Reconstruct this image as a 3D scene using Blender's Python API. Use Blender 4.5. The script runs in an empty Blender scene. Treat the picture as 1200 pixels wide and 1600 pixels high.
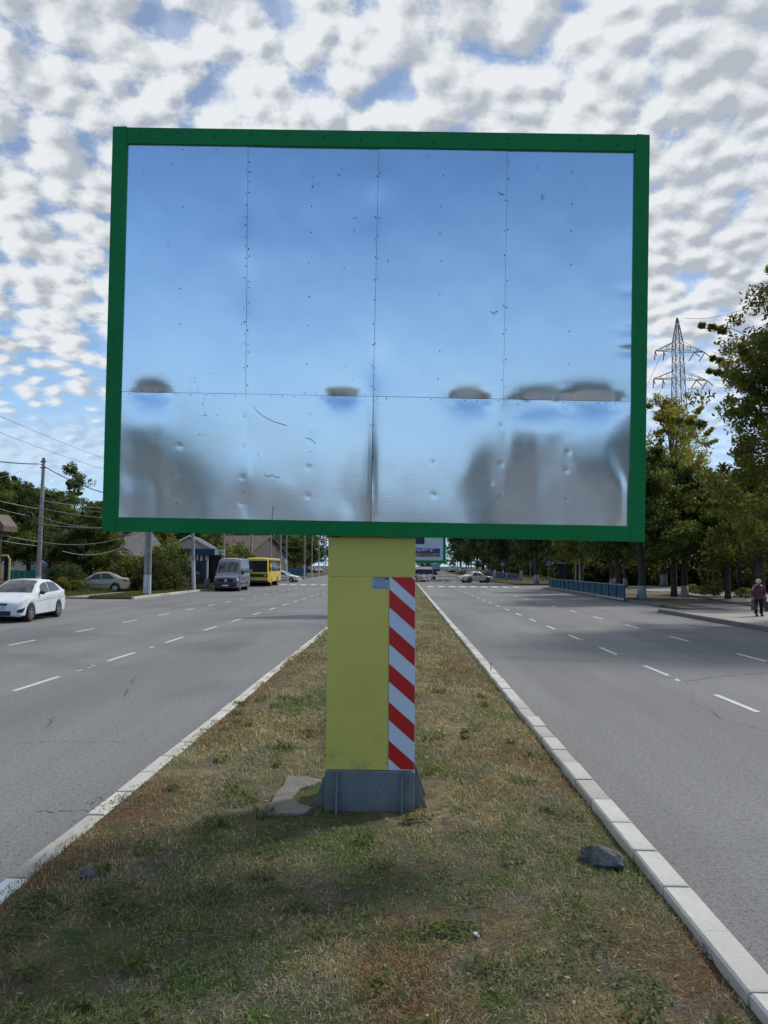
import bpy, math, random
import numpy as np
from mathutils import Vector, Matrix, Euler

random.seed(7); np.random.seed(7)
S = bpy.context.scene
COL = S.collection
R = math.radians

# ------------------------------------------------------------------ camera
FPX, CX, CY = 1202.0, 600.0, 800.0           # focal length and centre in photo pixels (1200x1600)
CAM_H = 2.0                                  # metres above the asphalt
cam_d = bpy.data.cameras.new('camera'); cam = bpy.data.objects.new('camera', cam_d); COL.objects.link(cam)
cam_d.sensor_fit = 'VERTICAL'; cam_d.sensor_height = 36.0; cam_d.sensor_width = 36.0
cam_d.lens = 36.0 * FPX / 1600.0
cam_d.clip_start = 0.1; cam_d.clip_end = 3000
CM = Matrix.Rotation(R(1.43), 3, 'Z') @ Matrix.Rotation(R(90 + 4.09), 3, 'X') @ Matrix.Rotation(R(0.40), 3, 'Z')
cam.location = (0, 0, CAM_H)
cam.rotation_euler = CM.to_euler()
S.camera = cam

# ------------------------------------------------------------------ sun and sky
SUN_AZ, SUN_EL = 50.0, 43.0                  # azimuth to the right of +Y
SUN_STRENGTH, SKY_STRENGTH = 2.8, 0.138
sd = Vector((math.sin(R(SUN_AZ)) * math.cos(R(SUN_EL)), math.cos(R(SUN_AZ)) * math.cos(R(SUN_EL)), math.sin(R(SUN_EL))))
sun_d = bpy.data.lights.new('sun', 'SUN'); sun = bpy.data.objects.new('sun', sun_d); COL.objects.link(sun)
sun_d.energy = SUN_STRENGTH; sun_d.angle = R(8.0); sun_d.color = (1.0, 0.95, 0.87)
sun.rotation_euler = sd.to_track_quat('Z', 'Y').to_euler()
sun.location = (30, 30, 60)

S.view_settings.view_transform = 'Standard'; S.view_settings.look = 'None'
S.view_settings.gamma = 1.0; S.view_settings.use_curve_mapping = False
S.view_settings.exposure = 0.0
S.render.engine = 'CYCLES'
S.cycles.max_bounces = 8; S.cycles.transparent_max_bounces = 12
S.cycles.use_denoising = True


class NT:
    """small helper for node trees"""
    def __init__(self, tree):
        self.t = tree; self.n = tree.nodes; self.l = tree.links
    def new(self, typ, **kw):
        nd = self.n.new(typ)
        for k, v in kw.items():
            setattr(nd, k, v)
        return nd
    def link(self, a, b): self.l.new(a, b)
    def val(self, sock, v):
        if hasattr(v, 'is_output') or isinstance(v, bpy.types.NodeSocket): self.l.new(v, sock)
        else: sock.default_value = v
    def math(self, op, a, b=None, c=None, clamp=False):
        m = self.new('ShaderNodeMath', operation=op); m.use_clamp = clamp
        self.val(m.inputs[0], a)
        if b is not None: self.val(m.inputs[1], b)
        if c is not None: self.val(m.inputs[2], c)
        return m.outputs[0]
    def noise(self, vec, scale, detail=4, rough=0.5, dist=0.0, dim='3D'):
        m = self.new('ShaderNodeTexNoise', noise_dimensions=dim)
        if vec is not None: self.link(vec, m.inputs['Vector'])
        m.inputs['Scale'].default_value = scale; m.inputs['Detail'].default_value = detail
        m.inputs['Roughness'].default_value = rough; m.inputs['Distortion'].default_value = dist
        return m.outputs['Fac']
    def smooth(self, x, a, b, lo=0.0, hi=1.0):
        m = self.new('ShaderNodeMapRange', interpolation_type='SMOOTHSTEP')
        self.val(m.inputs['Value'], x)
        m.inputs['From Min'].default_value = a; m.inputs['From Max'].default_value = b
        m.inputs['To Min'].default_value = lo; m.inputs['To Max'].default_value = hi
        return m.outputs[0]
    def mix(self, f, a, b, mode='MIX'):
        m = self.new('ShaderNodeMix', data_type='RGBA', blend_type=mode)
        self.val(m.inputs[0], f)
        for s, v in ((m.inputs[6], a), (m.inputs[7], b)):
            if isinstance(v, bpy.types.NodeSocket): self.link(v, s)
            else: s.default_value = (*v[:3], 1)
        return m.outputs[2]
    def vec(self, x, y, z):
        m = self.new('ShaderNodeCombineXYZ')
        for s, v in zip(m.inputs, (x, y, z)): self.val(s, v)
        return m.outputs[0]
    def scale(self, v, s):
        m = self.new('ShaderNodeVectorMath', operation='MULTIPLY'); self.link(v, m.inputs[0]); m.inputs[1].default_value = s
        return m.outputs[0]
    def add(self, v, w):
        m = self.new('ShaderNodeVectorMath', operation='ADD'); self.link(v, m.inputs[0]); self.val(m.inputs[1], w)
        return m.outputs[0]


def make_world():
    w = bpy.data.worlds.new('World'); S.world = w; w.use_nodes = True
    t = NT(w.node_tree); t.n.clear()
    out = t.new('ShaderNodeOutputWorld')
    sky = t.new('ShaderNodeTexSky', sky_type='NISHITA'); sky.sun_disc = False
    sky.sun_elevation = R(SUN_EL); sky.sun_rotation = R(SUN_AZ)
    sky.air_density = 1.0; sky.dust_density = 0.1; sky.ozone_density = 4.0
    b1 = t.new('ShaderNodeBackground'); b1.inputs[1].default_value = SKY_STRENGTH
    tc = t.new('ShaderNodeTexCoord'); sp = t.new('ShaderNodeSeparateXYZ'); t.link(tc.outputs['Generated'], sp.inputs[0])
    x, y, z = sp.outputs
    # clear autumn air: the band over the horizon stays pale blue
    hz = t.smooth(z, 0.42, 0.0)
    skc = t.mix(1.0, sky.outputs[0], (0.60, 0.86, 1.03), 'MULTIPLY')
    skc = t.mix(t.math('MULTIPLY', hz, 0.92), skc, (3.7, 5.3, 7.1))
    t.link(skc, b1.inputs[0])
    zz = t.math('ADD', t.math('MAXIMUM', z, 0.0), 0.32)
    u = t.math('DIVIDE', x, zz); v = t.math('DIVIDE', y, zz)
    p = t.vec(u, v, 0.0)
    wn = t.new('ShaderNodeTexNoise'); t.link(p, wn.inputs['Vector']); wn.inputs['Scale'].default_value = 1.8; wn.inputs['Detail'].default_value = 3
    off = t.new('ShaderNodeVectorMath', operation='SUBTRACT'); t.link(wn.outputs['Color'], off.inputs[0]); off.inputs[1].default_value = (.5, .5, .5)
    pw = t.add(p, t.scale(off.outputs[0], (.11, .11, 0)))
    def density(vec):
        vo = t.new('ShaderNodeTexVoronoi', feature='SMOOTH_F1', voronoi_dimensions='2D'); t.link(vec, vo.inputs['Vector'])
        vo.inputs['Scale'].default_value = 19.5; vo.inputs['Smoothness'].default_value = 0.8
        cell = t.math('SUBTRACT', 1.0, t.math('MULTIPLY', vo.outputs['Distance'], 1.25))
        fine = t.noise(vec, 31.0, 7, 0.62)
        fl = t.noise(vec, 8.5, 5, 0.6)
        return t.math('ADD', t.math('ADD', t.math('MULTIPLY', cell, 0.50), t.math('MULTIPLY', fine, 0.50)), t.math('MULTIPLY', fl, 0.55))
    d0 = density(pw)
    d1 = density(t.add(pw, (-0.012, -0.017, 0.0)))      # towards the viewer, away from the sun
    big = t.noise(p, 0.75, 3, 0.5)
    # the sheet covers the sky ahead and overhead; it thins near the horizon and behind the viewer
    ahead = t.smooth(v, -1.6, 0.4)
    low = t.smooth(z, 0.12, 0.36)
    cover = t.math('ADD', t.math('MULTIPLY', t.math('SUBTRACT', big, 0.5), 0.75), t.math('MULTIPLY', t.math('SUBTRACT', low, 1.0), 0.42))
    cover = t.math('ADD', t.math('ADD', cover, 0.07), t.math('MULTIPLY', t.math('SUBTRACT', ahead, 1.0), 0.9))
    d = t.math('ADD', d0, cover)
    fac = t.math('MAXIMUM', t.smooth(d, 0.44, 0.80), t.math('MULTIPLY', t.math('MULTIPLY', t.smooth(z, 0.16, 0.40), ahead), 0.42))
    # long thin veils low down
    vs = t.noise(t.vec(t.math('MULTIPLY', u, 0.28), t.math('MULTIPLY', v, 0.5), 3.0), 1.6, 6, 0.55)
    veil = t.math('MULTIPLY', t.smooth(vs, 0.45, 0.68), t.math('MULTIPLY', t.smooth(z, 0.05, 0.16), ahead))
    veil = t.math('MULTIPLY', veil, 0.60)
    fac2 = t.math('MAXIMUM', fac, veil)
    # shade: thick middles and the sides turned from the sun go grey
    relief = t.math('SUBTRACT', d0, d1)
    thick = t.smooth(d, 0.78, 1.32)
    bright = t.math('SUBTRACT', t.math('ADD', 0.97, t.math('MULTIPLY', relief, 2.6)), t.math('MULTIPLY', thick, 0.34))
    bright = t.math('SUBTRACT', bright, t.math('MULTIPLY', t.smooth(t.noise(pw, 3.4, 6, 0.6), 0.42, 0.66), 0.36))
    bright = t.math('SUBTRACT', bright, t.math('MULTIPLY', t.smooth(big, 0.38, 0.66), 0.16))
    bright = t.math('MINIMUM', t.math('MAXIMUM', bright, 0.30), 1.0)
    cc = t.mix(bright, (0.30, 0.345, 0.42), (0.82, 0.85, 0.88))
    b2 = t.new('ShaderNodeBackground'); b2.inputs[1].default_value = 1.0
    t.link(cc, b2.inputs[0])
    ms = t.new('ShaderNodeMixShader'); t.link(fac2, ms.inputs[0]); t.link(b1.outputs[0], ms.inputs[1]); t.link(b2.outputs[0], ms.inputs[2])
    t.link(ms.outputs[0], out.inputs[0])
    w.cycles.sampling_method = 'MANUAL'; w.cycles.sample_map_resolution = 512
make_world()


# ------------------------------------------------------------------ helpers
def ray(px, py):
    return (CM @ Vector(((px - CX) / FPX, -(py - CY) / FPX, -1.0)))
def G(px, py, z=0.0):
    """ground point at height z seen at photo pixel"""
    d = ray(px, py); k = (z - CAM_H) / d.z
    return Vector((d.x * k, d.y * k, z))
def at(px, py, Y):
    """point at distance Y up the road seen at photo pixel"""
    d = ray(px, py); k = Y / d.y
    return Vector((d.x * k, Y, CAM_H + d.z * k))

def gz(y):
    y = np.asarray(y, float)
    a = np.clip(y - 105, 0, 67)
    z = 0.00009 * a * a + 0.012 * np.clip(y - 172, 0, 160)
    return z
def gzf(y): return float(gz(y))

def tag(o, label=None, cat=None, group=None, kind=None):
    if label: o['label'] = label
    if cat: o['category'] = cat
    if group: o['group'] = group
    if kind: o['kind'] = kind
    return o

def empty(name, loc, rz=0.0, label=None, cat=None, group=None):
    o = bpy.data.objects.new(name, None); COL.objects.link(o)
    o.empty_display_size = 0.2
    o.location = loc; o.rotation_euler = (0, 0, rz)
    return tag(o, label, cat, group)

def link_mesh(name, me, parent=None):
    o = bpy.data.objects.new(name, me); COL.objects.link(o)
    if parent is not None: o.parent = parent
    return o

def np_mesh(name, V, F, mat, smooth=False, attr=None):
    """V (n,3) array, F (m,k) array of equal-size faces"""
    V = np.asarray(V, np.float32); F = np.asarray(F, np.int32)
    me = bpy.data.meshes.new(name)
    me.vertices.add(len(V)); me.vertices.foreach_set('co', V.ravel())
    k = F.shape[1]
    me.loops.add(F.size); me.loops.foreach_set('vertex_index', F.ravel())
    me.polygons.add(len(F)); me.polygons.foreach_set('loop_start', np.arange(0, F.size, k, dtype=np.int32))
    me.polygons.foreach_set('loop_total', np.full(len(F), k, np.int32))
    if smooth: me.polygons.foreach_set('use_smooth', np.ones(len(F), bool))
    if attr is not None:
        a = me.color_attributes.new('tint', 'FLOAT_COLOR', 'POINT')
        a.data.foreach_set('color', np.asarray(attr, np.float32).ravel())
    me.update(calc_edges=True); me.validate()
    if mat: me.materials.append(mat)
    return me

class MB:
    def __init__(self): self.v = []; self.f = []; self.m = []
    def add(self, V, F, mi=0):
        b = len(self.v); self.v += [tuple(p) for p in V]
        for f in F: self.f.append(tuple(b + i for i in f)); self.m.append(mi)
        return self
    def box(self, c, s, mi=0, rot=None, taper=1.0):
        cx, cy, cz = c; hx, hy, hz = s[0] / 2, s[1] / 2, s[2] / 2
        V = []
        for dz, tp in ((-hz, 1.0), (hz, taper)):
            for dx, dy in ((-hx, -hy), (hx, -hy), (hx, hy), (-hx, hy)):
                p = Vector((dx * tp, dy * tp, dz))
                if rot is not None: p = rot @ p
                V.append((cx + p.x, cy + p.y, cz + p.z))
        F = [(3, 2, 1, 0), (4, 5, 6, 7), (0, 1, 5, 4), (1, 2, 6, 5), (2, 3, 7, 6), (3, 0, 4, 7)]
        return self.add(V, F, mi)
    def tube(self, p0, p1, r0, r1=None, n=8, mi=0, caps=True):
        r1 = r0 if r1 is None else r1
        p0, p1 = Vector(p0), Vector(p1); d = (p1 - p0)
        if d.length < 1e-6: return self
        q = d.to_track_quat('Z', 'Y'); V = []
        for p, r in ((p0, r0), (p1, r1)):
            for k in range(n):
                a = 2 * math.pi * k / n
                V.append(p + q @ Vector((math.cos(a) * r, math.sin(a) * r, 0)))
        F = [(k, (k + 1) % n, n + (k + 1) % n, n + k) for k in range(n)]
        if caps: F += [tuple(range(n - 1, -1, -1)), tuple(range(n, 2 * n))]
        return self.add(V, F, mi)
    def path(self, pts, rs, n=8, mi=0):
        pts = [Vector(p) for p in pts]
        if not hasattr(rs, '__len__'): rs = [rs] * len(pts)
        V = []; b = None
        for i, p in enumerate(pts):
            d = (pts[min(i + 1, len(pts) - 1)] - pts[max(i - 1, 0)]).normalized()
            a = Vector((0, 0, 1)) if abs(d.z) < .9 else Vector((1, 0, 0))
            e1 = d.cross(a).normalized(); e2 = d.cross(e1)
            for k in range(n):
                t = 2 * math.pi * k / n
                V.append(p + (e1 * math.cos(t) + e2 * math.sin(t)) * rs[i])
        F = []
        for i in range(len(pts) - 1):
            for k in range(n):
                F.append((i * n + k, i * n + (k + 1) % n, (i + 1) * n + (k + 1) % n, (i + 1) * n + k))
        F += [tuple(range(n - 1, -1, -1)), tuple(range((len(pts) - 1) * n, len(pts) * n))]
        return self.add(V, F, mi)
    def loft(self, rings, mi=0, close=True, cap=True):
        n = len(rings[0]); V = [p for r in rings for p in r]; F = []
        for i in range(len(rings) - 1):
            for k in range(n if close else n - 1):
                F.append((i * n + k, i * n + (k + 1) % n, (i + 1) * n + (k + 1) % n, (i + 1) * n + k))
        if cap and close: F += [tuple(range(n - 1, -1, -1)), tuple(range((len(rings) - 1) * n, len(rings) * n))]
        return self.add(V, F, mi)
    def ell(self, c, r, n=10, m=7, mi=0):
        V = []; F = []
        for i in range(m + 1):
            th = math.pi * i / m
            for k in range(n):
                a = 2 * math.pi * k / n
                V.append((c[0] + r[0] * math.sin(th) * math.cos(a), c[1] + r[1] * math.sin(th) * math.sin(a), c[2] + r[2] * math.cos(th)))
        for i in range(m):
            for k in range(n):
                F.append((i * n + k, (i + 1) * n + k, (i + 1) * n + (k + 1) % n, i * n + (k + 1) % n))
        return self.add(V, F, mi)
    def prism(self, poly, axis, a, b, mi=0):
        """poly: 2D points; axis 'x','y','z' extrusion from a to b"""
        n = len(poly)
        def P(p, t):
            return {'x': (t, p[0], p[1]), 'y': (p[0], t, p[1]), 'z': (p[0], p[1], t)}[axis]
        V = [P(p, a) for p in poly] + [P(p, b) for p in poly]
        F = [(k, (k + 1) % n, n + (k + 1) % n, n + k) for k in range(n)] + [tuple(range(n - 1, -1, -1)), tuple(range(n, 2 * n))]
        return self.add(V, F, mi)
    def mesh(self, name, mats, smooth=False, sharp=None):
        me = bpy.data.meshes.new(name); me.from_pydata(self.v, [], self.f)
        for m in (mats if isinstance(mats, (list, tuple)) else [mats]): me.materials.append(m)
        if any(self.m): me.polygons.foreach_set('material_index', self.m)
        if smooth:
            me.polygons.foreach_set('use_smooth', [True] * len(self.f))
            if sharp: 
                try: me.set_sharp_from_angle(angle=R(sharp))
                except Exception: pass
        import bmesh
        bm = bmesh.new(); bm.from_mesh(me); bmesh.ops.recalc_face_normals(bm, faces=bm.faces); bm.to_mesh(me); bm.free()
        me.update()
        return me
    def build(self, name, mats, parent=None, smooth=False, bevel=0, sharp=35):
        o = link_mesh(name, self.mesh(name, mats, smooth, sharp), parent)
        if bevel:
            b = o.modifiers.new('bevel', 'BEVEL'); b.width = bevel; b.segments = 2; b.limit_method = 'ANGLE'
        return o

def copy_tree(o, parent=None):
    c = o.copy(); COL.objects.link(c); c.parent = parent
    for ch in list(o.children): copy_tree(ch, c)
    return c

# value noise for placing colour patches in numpy
_rg = np.random.RandomState(3).rand(256, 256)
def vnoise(x, y):
    xi = np.floor(x).astype(int); yi = np.floor(y).astype(int); fx = x - xi; fy = y - yi
    fx = fx * fx * (3 - 2 * fx); fy = fy * fy * (3 - 2 * fy)
    g = lambda a, b: _rg[a % 256, b % 256]
    return (g(xi, yi) * (1 - fx) + g(xi + 1, yi) * fx) * (1 - fy) + (g(xi, yi + 1) * (1 - fx) + g(xi + 1, yi + 1) * fx) * fy
def fbm(x, y, o=4):
    s = 0; a = .5; t = 0
    for i in range(o):
        s = s + a * vnoise(x * 2 ** i + 17 * i, y * 2 ** i + 5 * i); t += a; a *= .5
    return s / t

# ------------------------------------------------------------------ materials
MATS = {}
def mat(name, col, rough=0.6, metal=0.0, var=0.12, vscale=3.0, bump=0.0, bscale=40, dirt=None, spec=0.5, coat=0.0, coords='Object'):
    if name in MATS: return MATS[name]
    m = bpy.data.materials.new(name); m.use_nodes = True; t = NT(m.node_tree)
    b = t.n['Principled BSDF']; tc = t.new('ShaderNodeTexCoord'); v = tc.outputs[coords]
    n1 = t.noise(v, vscale, 6, 0.6)
    c = t.mix(t.smooth(n1, 0.3, 0.7), [k * (1 - var) for k in col], [min(1, k * (1 + var)) for k in col])
    if dirt:
        n2 = t.noise(v, dirt[1], 8, 0.65, 0.4)
        c = t.mix(t.smooth(n2, dirt[2], dirt[2] + 0.18), c, dirt[0])
    t.link(c, b.inputs['Base Color'])
    b.inputs['Roughness'].default_value = rough; b.inputs['Metallic'].default_value = metal
    b.inputs['Specular IOR Level'].default_value = spec; b.inputs['Coat Weight'].default_value = coat
    b.inputs['Coat Roughness'].default_value = 0.08
    if bump:
        bp = t.new('ShaderNodeBump'); bp.inputs['Strength'].default_value = bump; bp.inputs['Distance'].default_value = 0.02
        t.link(t.noise(v, bscale, 8, 0.7), bp.inputs['Height']); t.link(bp.outputs[0], b.inputs['Normal'])
    MATS[name] = m
    return m

def leaf_mat(name):
    m = bpy.data.materials.new(name); m.use_nodes = True; t = NT(m.node_tree)
    b = t.n['Principled BSDF']; a = t.new('ShaderNodeAttribute'); a.attribute_name = 'tint'
    t.link(a.outputs['Color'], b.inputs['Base Color']); b.inputs['Roughness'].default_value = 0.55
    b.inputs['Specular IOR Level'].default_value = 0.3
    tr = t.new('ShaderNodeBsdfTranslucent'); t.link(t.mix(0.4, a.outputs['Color'], (0.30, 0.32, 0.03)), tr.inputs[0])
    ms = t.new('ShaderNodeMixShader'); ms.inputs[0].default_value = 0.38
    t.link(b.outputs[0], ms.inputs[1]); t.link(tr.outputs[0], ms.inputs[2])
    t.link(ms.outputs[0], t.n['Material Output'].inputs[0])
    return m

M_leaf = leaf_mat('foliage')
M_bark = mat('bark', (0.055, 0.045, 0.035), 0.9, bump=0.8, bscale=25, var=0.3)
M_white_bark = mat('whitewash_shaded', (0.30, 0.31, 0.31), 0.9, bump=0.6, bscale=20, var=0.15, dirt=((0.16, 0.15, 0.13), 6, 0.55))  # trunk whitewash toned down: shade under the crowns put into its colour
M_green = mat('green_paint', (0.003, 0.190, 0.050), 0.60, spec=0.25, var=0.10, vscale=1.2, bump=0.05, bscale=12, dirt=((0.003, 0.145, 0.038), 5, 0.62))
M_dark = mat('dark_steel', (0.03, 0.03, 0.032), 0.6)
M_black = mat('black_plastic', (0.012, 0.012, 0.013), 0.5)
M_tyre = mat('tyre_rubber', (0.018, 0.018, 0.019), 0.85)
M_rim = mat('alloy_rim', (0.55, 0.56, 0.58), 0.3, metal=0.9)
M_chrome = mat('chrome', (0.75, 0.75, 0.76), 0.15, metal=1.0)
M_glass = mat('vehicle_glass', (0.02, 0.028, 0.032), 0.06, spec=0.9, var=0.2)
M_lamp = mat('lamp_lens', (0.55, 0.58, 0.62), 0.12, spec=0.9)
M_red_lamp = mat('tail_lamp', (0.25, 0.01, 0.01), 0.2, spec=0.8)
M_white_plate = mat('plate_white', (0.62, 0.63, 0.64), 0.5)
M_concrete = mat('concrete', (0.30, 0.29, 0.28), 0.85, bump=0.4, bscale=30, var=0.2, dirt=((0.16, 0.155, 0.15), 4, 0.58))
M_whitewash = mat('whitewashed_concrete', (0.58, 0.60, 0.62), 0.85, bump=0.3, bscale=25, var=0.12, dirt=((0.30, 0.30, 0.30), 7, 0.6))
M_wire = mat('cable_black', (0.02, 0.02, 0.022), 0.7)
M_wire_grey = mat('cable_grey', (0.22, 0.22, 0.22), 0.6)
M_white_paint = mat('white_paint', (0.72, 0.73, 0.74), 0.5, var=0.06)

def ground_mat():
    m = bpy.data.materials.new('verge_ground'); m.use_nodes = True; t = NT(m.node_tree)
    b = t.n['Principled BSDF']; v = t.new('ShaderNodeTexCoord').outputs['Object']
    big = t.noise(v, 0.35, 5, 0.6); mid = t.noise(v, 2.2, 6, 0.6); fine = t.noise(v, 30, 8, 0.7)
    c = t.mix(t.smooth(big, 0.40, 0.60), (0.085, 0.095, 0.035), (0.17, 0.135, 0.075))
    c = t.mix(t.smooth(mid, 0.42, 0.66), c, (0.13, 0.105, 0.075))
    c = t.mix(t.smooth(fine, 0.35, 0.75), t.mix(0.45, c, (0.02, 0.02, 0.012)), c)
    t.link(c, b.inputs['Base Color']); b.inputs['Roughness'].default_value = 0.95; b.inputs['Specular IOR Level'].default_value = 0.1
    bp = t.new('ShaderNodeBump'); bp.inputs['Strength'].default_value = 0.9; bp.inputs['Distance'].default_value = 0.03
    t.link(fine, bp.inputs['Height']); t.link(bp.outputs[0], b.inputs['Normal'])
    return m
M_ground = ground_mat()

def asphalt(name, base, side):
    m = bpy.data.materials.new(name); m.use_nodes = True; t = NT(m.node_tree)
    b = t.n['Principled BSDF']; tc = t.new('ShaderNodeTexCoord'); v = tc.outputs['Object']
    st = t.noise(t.scale(v, (1, 0.10, 1)), 0.55, 5, 0.6)          # drawn out along the traffic
    big = t.noise(v, 0.16, 6, 0.55, 0.6)
    spk = t.noise(v, 70, 3, 0.7); spk2 = t.noise(v, 24, 4, 0.7)
    vor = t.new('ShaderNodeTexVoronoi', feature='F1'); t.link(v, vor.inputs['Vector']); vor.inputs['Scale'].default_value = 95
    c = t.mix(t.smooth(st, 0.30, 0.70), [k * 0.90 for k in base], [k * 1.22 for k in base])
    c = t.mix(t.smooth(big, 0.52, 0.62), c, t.mix(1.0, c, (0.80, 0.81, 0.84), 'MULTIPLY'))
    c = t.mix(t.smooth(spk2, 0.46, 0.66), c, t.mix(1.0, c, (0.66, 0.66, 0.67), 'MULTIPLY'))
    c = t.mix(t.smooth(spk, 0.50, 0.66), c, t.mix(1.0, c, (0.36, 0.36, 0.37), 'MULTIPLY'))
    c = t.mix(t.smooth(vor.outputs['Distance'], 0.30, 0.05, 0.0, 0.55), c, [min(1, k * 1.9) for k in base])
    # cracks
    wv = t.add(v, t.scale(t.new('ShaderNodeTexNoise').outputs['Color'], (1, 1, 0)))
    cr = t.new('ShaderNodeTexVoronoi', feature='DISTANCE_TO_EDGE'); t.link(wv, cr.inputs['Vector']); cr.inputs['Scale'].default_value = 0.16
    crack = t.math('MULTIPLY', t.smooth(cr.outputs['Distance'], 0.0035, 0.0012), t.smooth(t.noise(v, 0.5, 3, 0.5), 0.52, 0.62))
    c = t.mix(t.math('MULTIPLY', crack, 0.7), c, (0.05, 0.05, 0.05))
    t.link(c, b.inputs['Base Color']); b.inputs['Roughness'].default_value = 0.80; b.inputs['Specular IOR Level'].default_value = 0.35
    bp = t.new('ShaderNodeBump'); bp.inputs['Strength'].default_value = 0.8; bp.inputs['Distance'].default_value = 0.008
    t.link(spk2, bp.inputs['Height']); t.link(bp.outputs[0], b.inputs['Normal'])
    return m
M_road = asphalt('asphalt', (0.188, 0.190, 0.192), 0)
M_apron = asphalt('worn_asphalt', (0.23, 0.225, 0.215), 0)
M_pave = mat('pavement_concrete', (0.33, 0.31, 0.29), 0.9, var=0.14, vscale=0.6, bump=0.3, bscale=20, dirt=((0.20, 0.17, 0.14), 0.9, 0.56))
M_dash = mat('road_paint', (0.56, 0.56, 0.55), 0.7, var=0.08, vscale=9, dirt=((0.30, 0.30, 0.30), 14, 0.60))
M_kerb = mat('kerb_concrete', (0.50, 0.49, 0.45), 0.85, var=0.10, vscale=2.5, bump=0.5, bscale=35, dirt=((0.27, 0.26, 0.235), 5, 0.60))
M_kerb2 = mat('kerb_concrete_grey', (0.40, 0.39, 0.36), 0.85, var=0.12, vscale=2.5, bump=0.5, bscale=35, dirt=((0.24, 0.23, 0.21), 4, 0.57))
M_kerb3 = mat('kerb_concrete_pale', (0.55, 0.54, 0.50), 0.85, var=0.10, vscale=3.5, bump=0.5, bscale=35, dirt=((0.30, 0.29, 0.27), 7, 0.62))
M_kerb_dark = mat('kerb_weathered', (0.13, 0.125, 0.12), 0.9, var=0.2, bump=0.5, bscale=30)
M_kerb_white = mat('kerb_painted', (0.72, 0.74, 0.77), 0.8, var=0.06, vscale=3, bump=0.4, bscale=30, dirt=((0.36, 0.36, 0.35), 9, 0.62))

# ------------------------------------------------------------------ ground, roads
def strip(name, xs, ys, zoff, material, parent=None, kind='structure', skirt=0.0, wob=0.0):
    """sheet between x(y) left and x(y) right; xs: (xl, xr) floats or functions"""
    fl = xs[0] if callable(xs[0]) else (lambda y: xs[0]); fr = xs[1] if callable(xs[1]) else (lambda y: xs[1])
    V = []; nx = 2
    for y in ys:
        z = gzf(y) + zoff; V += [(fl(y), y, z), (fr(y), y, z)]
    F = [(2 * i, 2 * i + 1, 2 * i + 3, 2 * i + 2) for i in range(len(ys) - 1)]
    mb = MB().add(V, F)
    if skirt:
        n = len(ys)
        V2 = [(fl(y), y, gzf(y) + zoff - skirt) for y in ys] + [(fl(y), y, gzf(y) + zoff) for y in ys]
        mb.add(V2, [(i, i + 1, n + i + 1, n + i) for i in range(n - 1)])
        V2 = [(fr(y), y, gzf(y) + zoff - skirt) for y in ys] + [(fr(y), y, gzf(y) + zoff) for y in ys]
        mb.add(V2, [(i, i + 1, n + i + 1, n + i) for i in range(n - 1)])
        for y in (ys[0], ys[-1]):
            z = gzf(y) + zoff
            mb.add([(fl(y), y, z - skirt), (fr(y), y, z - skirt), (fr(y), y, z), (fl(y), y, z)], [(0, 1, 2, 3)])
    o = mb.build(name, material, parent)
    # make normals point up
    if kind: o['kind'] = kind
    return o

YS = list(np.arange(-120, 100, 20)) + list(np.arange(100, 340, 8)) + [400, 600, 1200, 2400]
g = strip('ground', (-2400, 2400), [-2400, -800, -300] + YS, -0.03, M_ground)
YR = [-120, -40, 0, 20, 40, 60, 80, 100] + list(np.arange(104, 340, 6)) + [420]
left_road = strip('left_road', (-16.0, 1.0), YR, 0.0, M_road)
right_road = strip('right_road', (1.004, 11.75), YR, 0.0, M_road)
strip('right_road_widening', (11.754, 13.5), [36.5, 60, 80, 100], 0.0, M_road)
strip('side_street', (13.504, 60), [76, 82, 90], 0.0, M_apron)
strip('side_street_left', (-45, -16.004), [18, 30, 45.2], -0.004, M_apron)
strip('service_road', (21.5, 29.5), [20, 40, 60, 75.9], 0.02, M_pave)

def dashes(road, X, ys, L, w=0.095):
    base = None
    for y in ys:
        if base is None:
            base = MB().add([(-w / 2, 0, 0), (w / 2, 0, 0), (w / 2 + .004, L, 0), (-w / 2 + .006, L, 0)], [(0, 1, 2, 3)]).mesh('lane_dash', M_dash)
        o = link_mesh('lane_dash', base, road); o.location = (X, y, gzf(y) + 0.004)
        if y > 105: o.rotation_euler.x = math.atan(gzf(y + 1) - gzf(y))
dashes(left_road, -6.15, [12.2 + 3.9 * k for k in range(-2, 17)] + [100 + 5 * k for k in range(14)], 1.6)
dashes(left_road, -9.75, [15.1 + 3.9 * k for k in range(-2, 16)], 1.4)
dashes(right_road, 5.0, [11.1 + 3.62 * k for k in range(-2, 18)] + [100 + 5 * k for k in range(14)], 1.5)
dashes(right_road, 7.95, [17.2 + 4.6 * k for k in range(-3, 13)], 1.5, 0.10)
zb = MB().add([(-.3, 0, 0), (.3, 0, 0), (.3, 3.6, 0), (-.3, 3.6, 0)], [(0, 1, 2, 3)]).mesh('zebra_bar', M_dash)
for k in range(9):
    o = link_mesh('zebra_bar', zb, right_road); o.location = (2.9 + 1.12 * k, 79.2, 0.004)
for k in range(11):
    o = link_mesh('zebra_bar', zb, left_road); o.location = (-3.1 - 1.12 * k, 83.0, 0.004)
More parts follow.
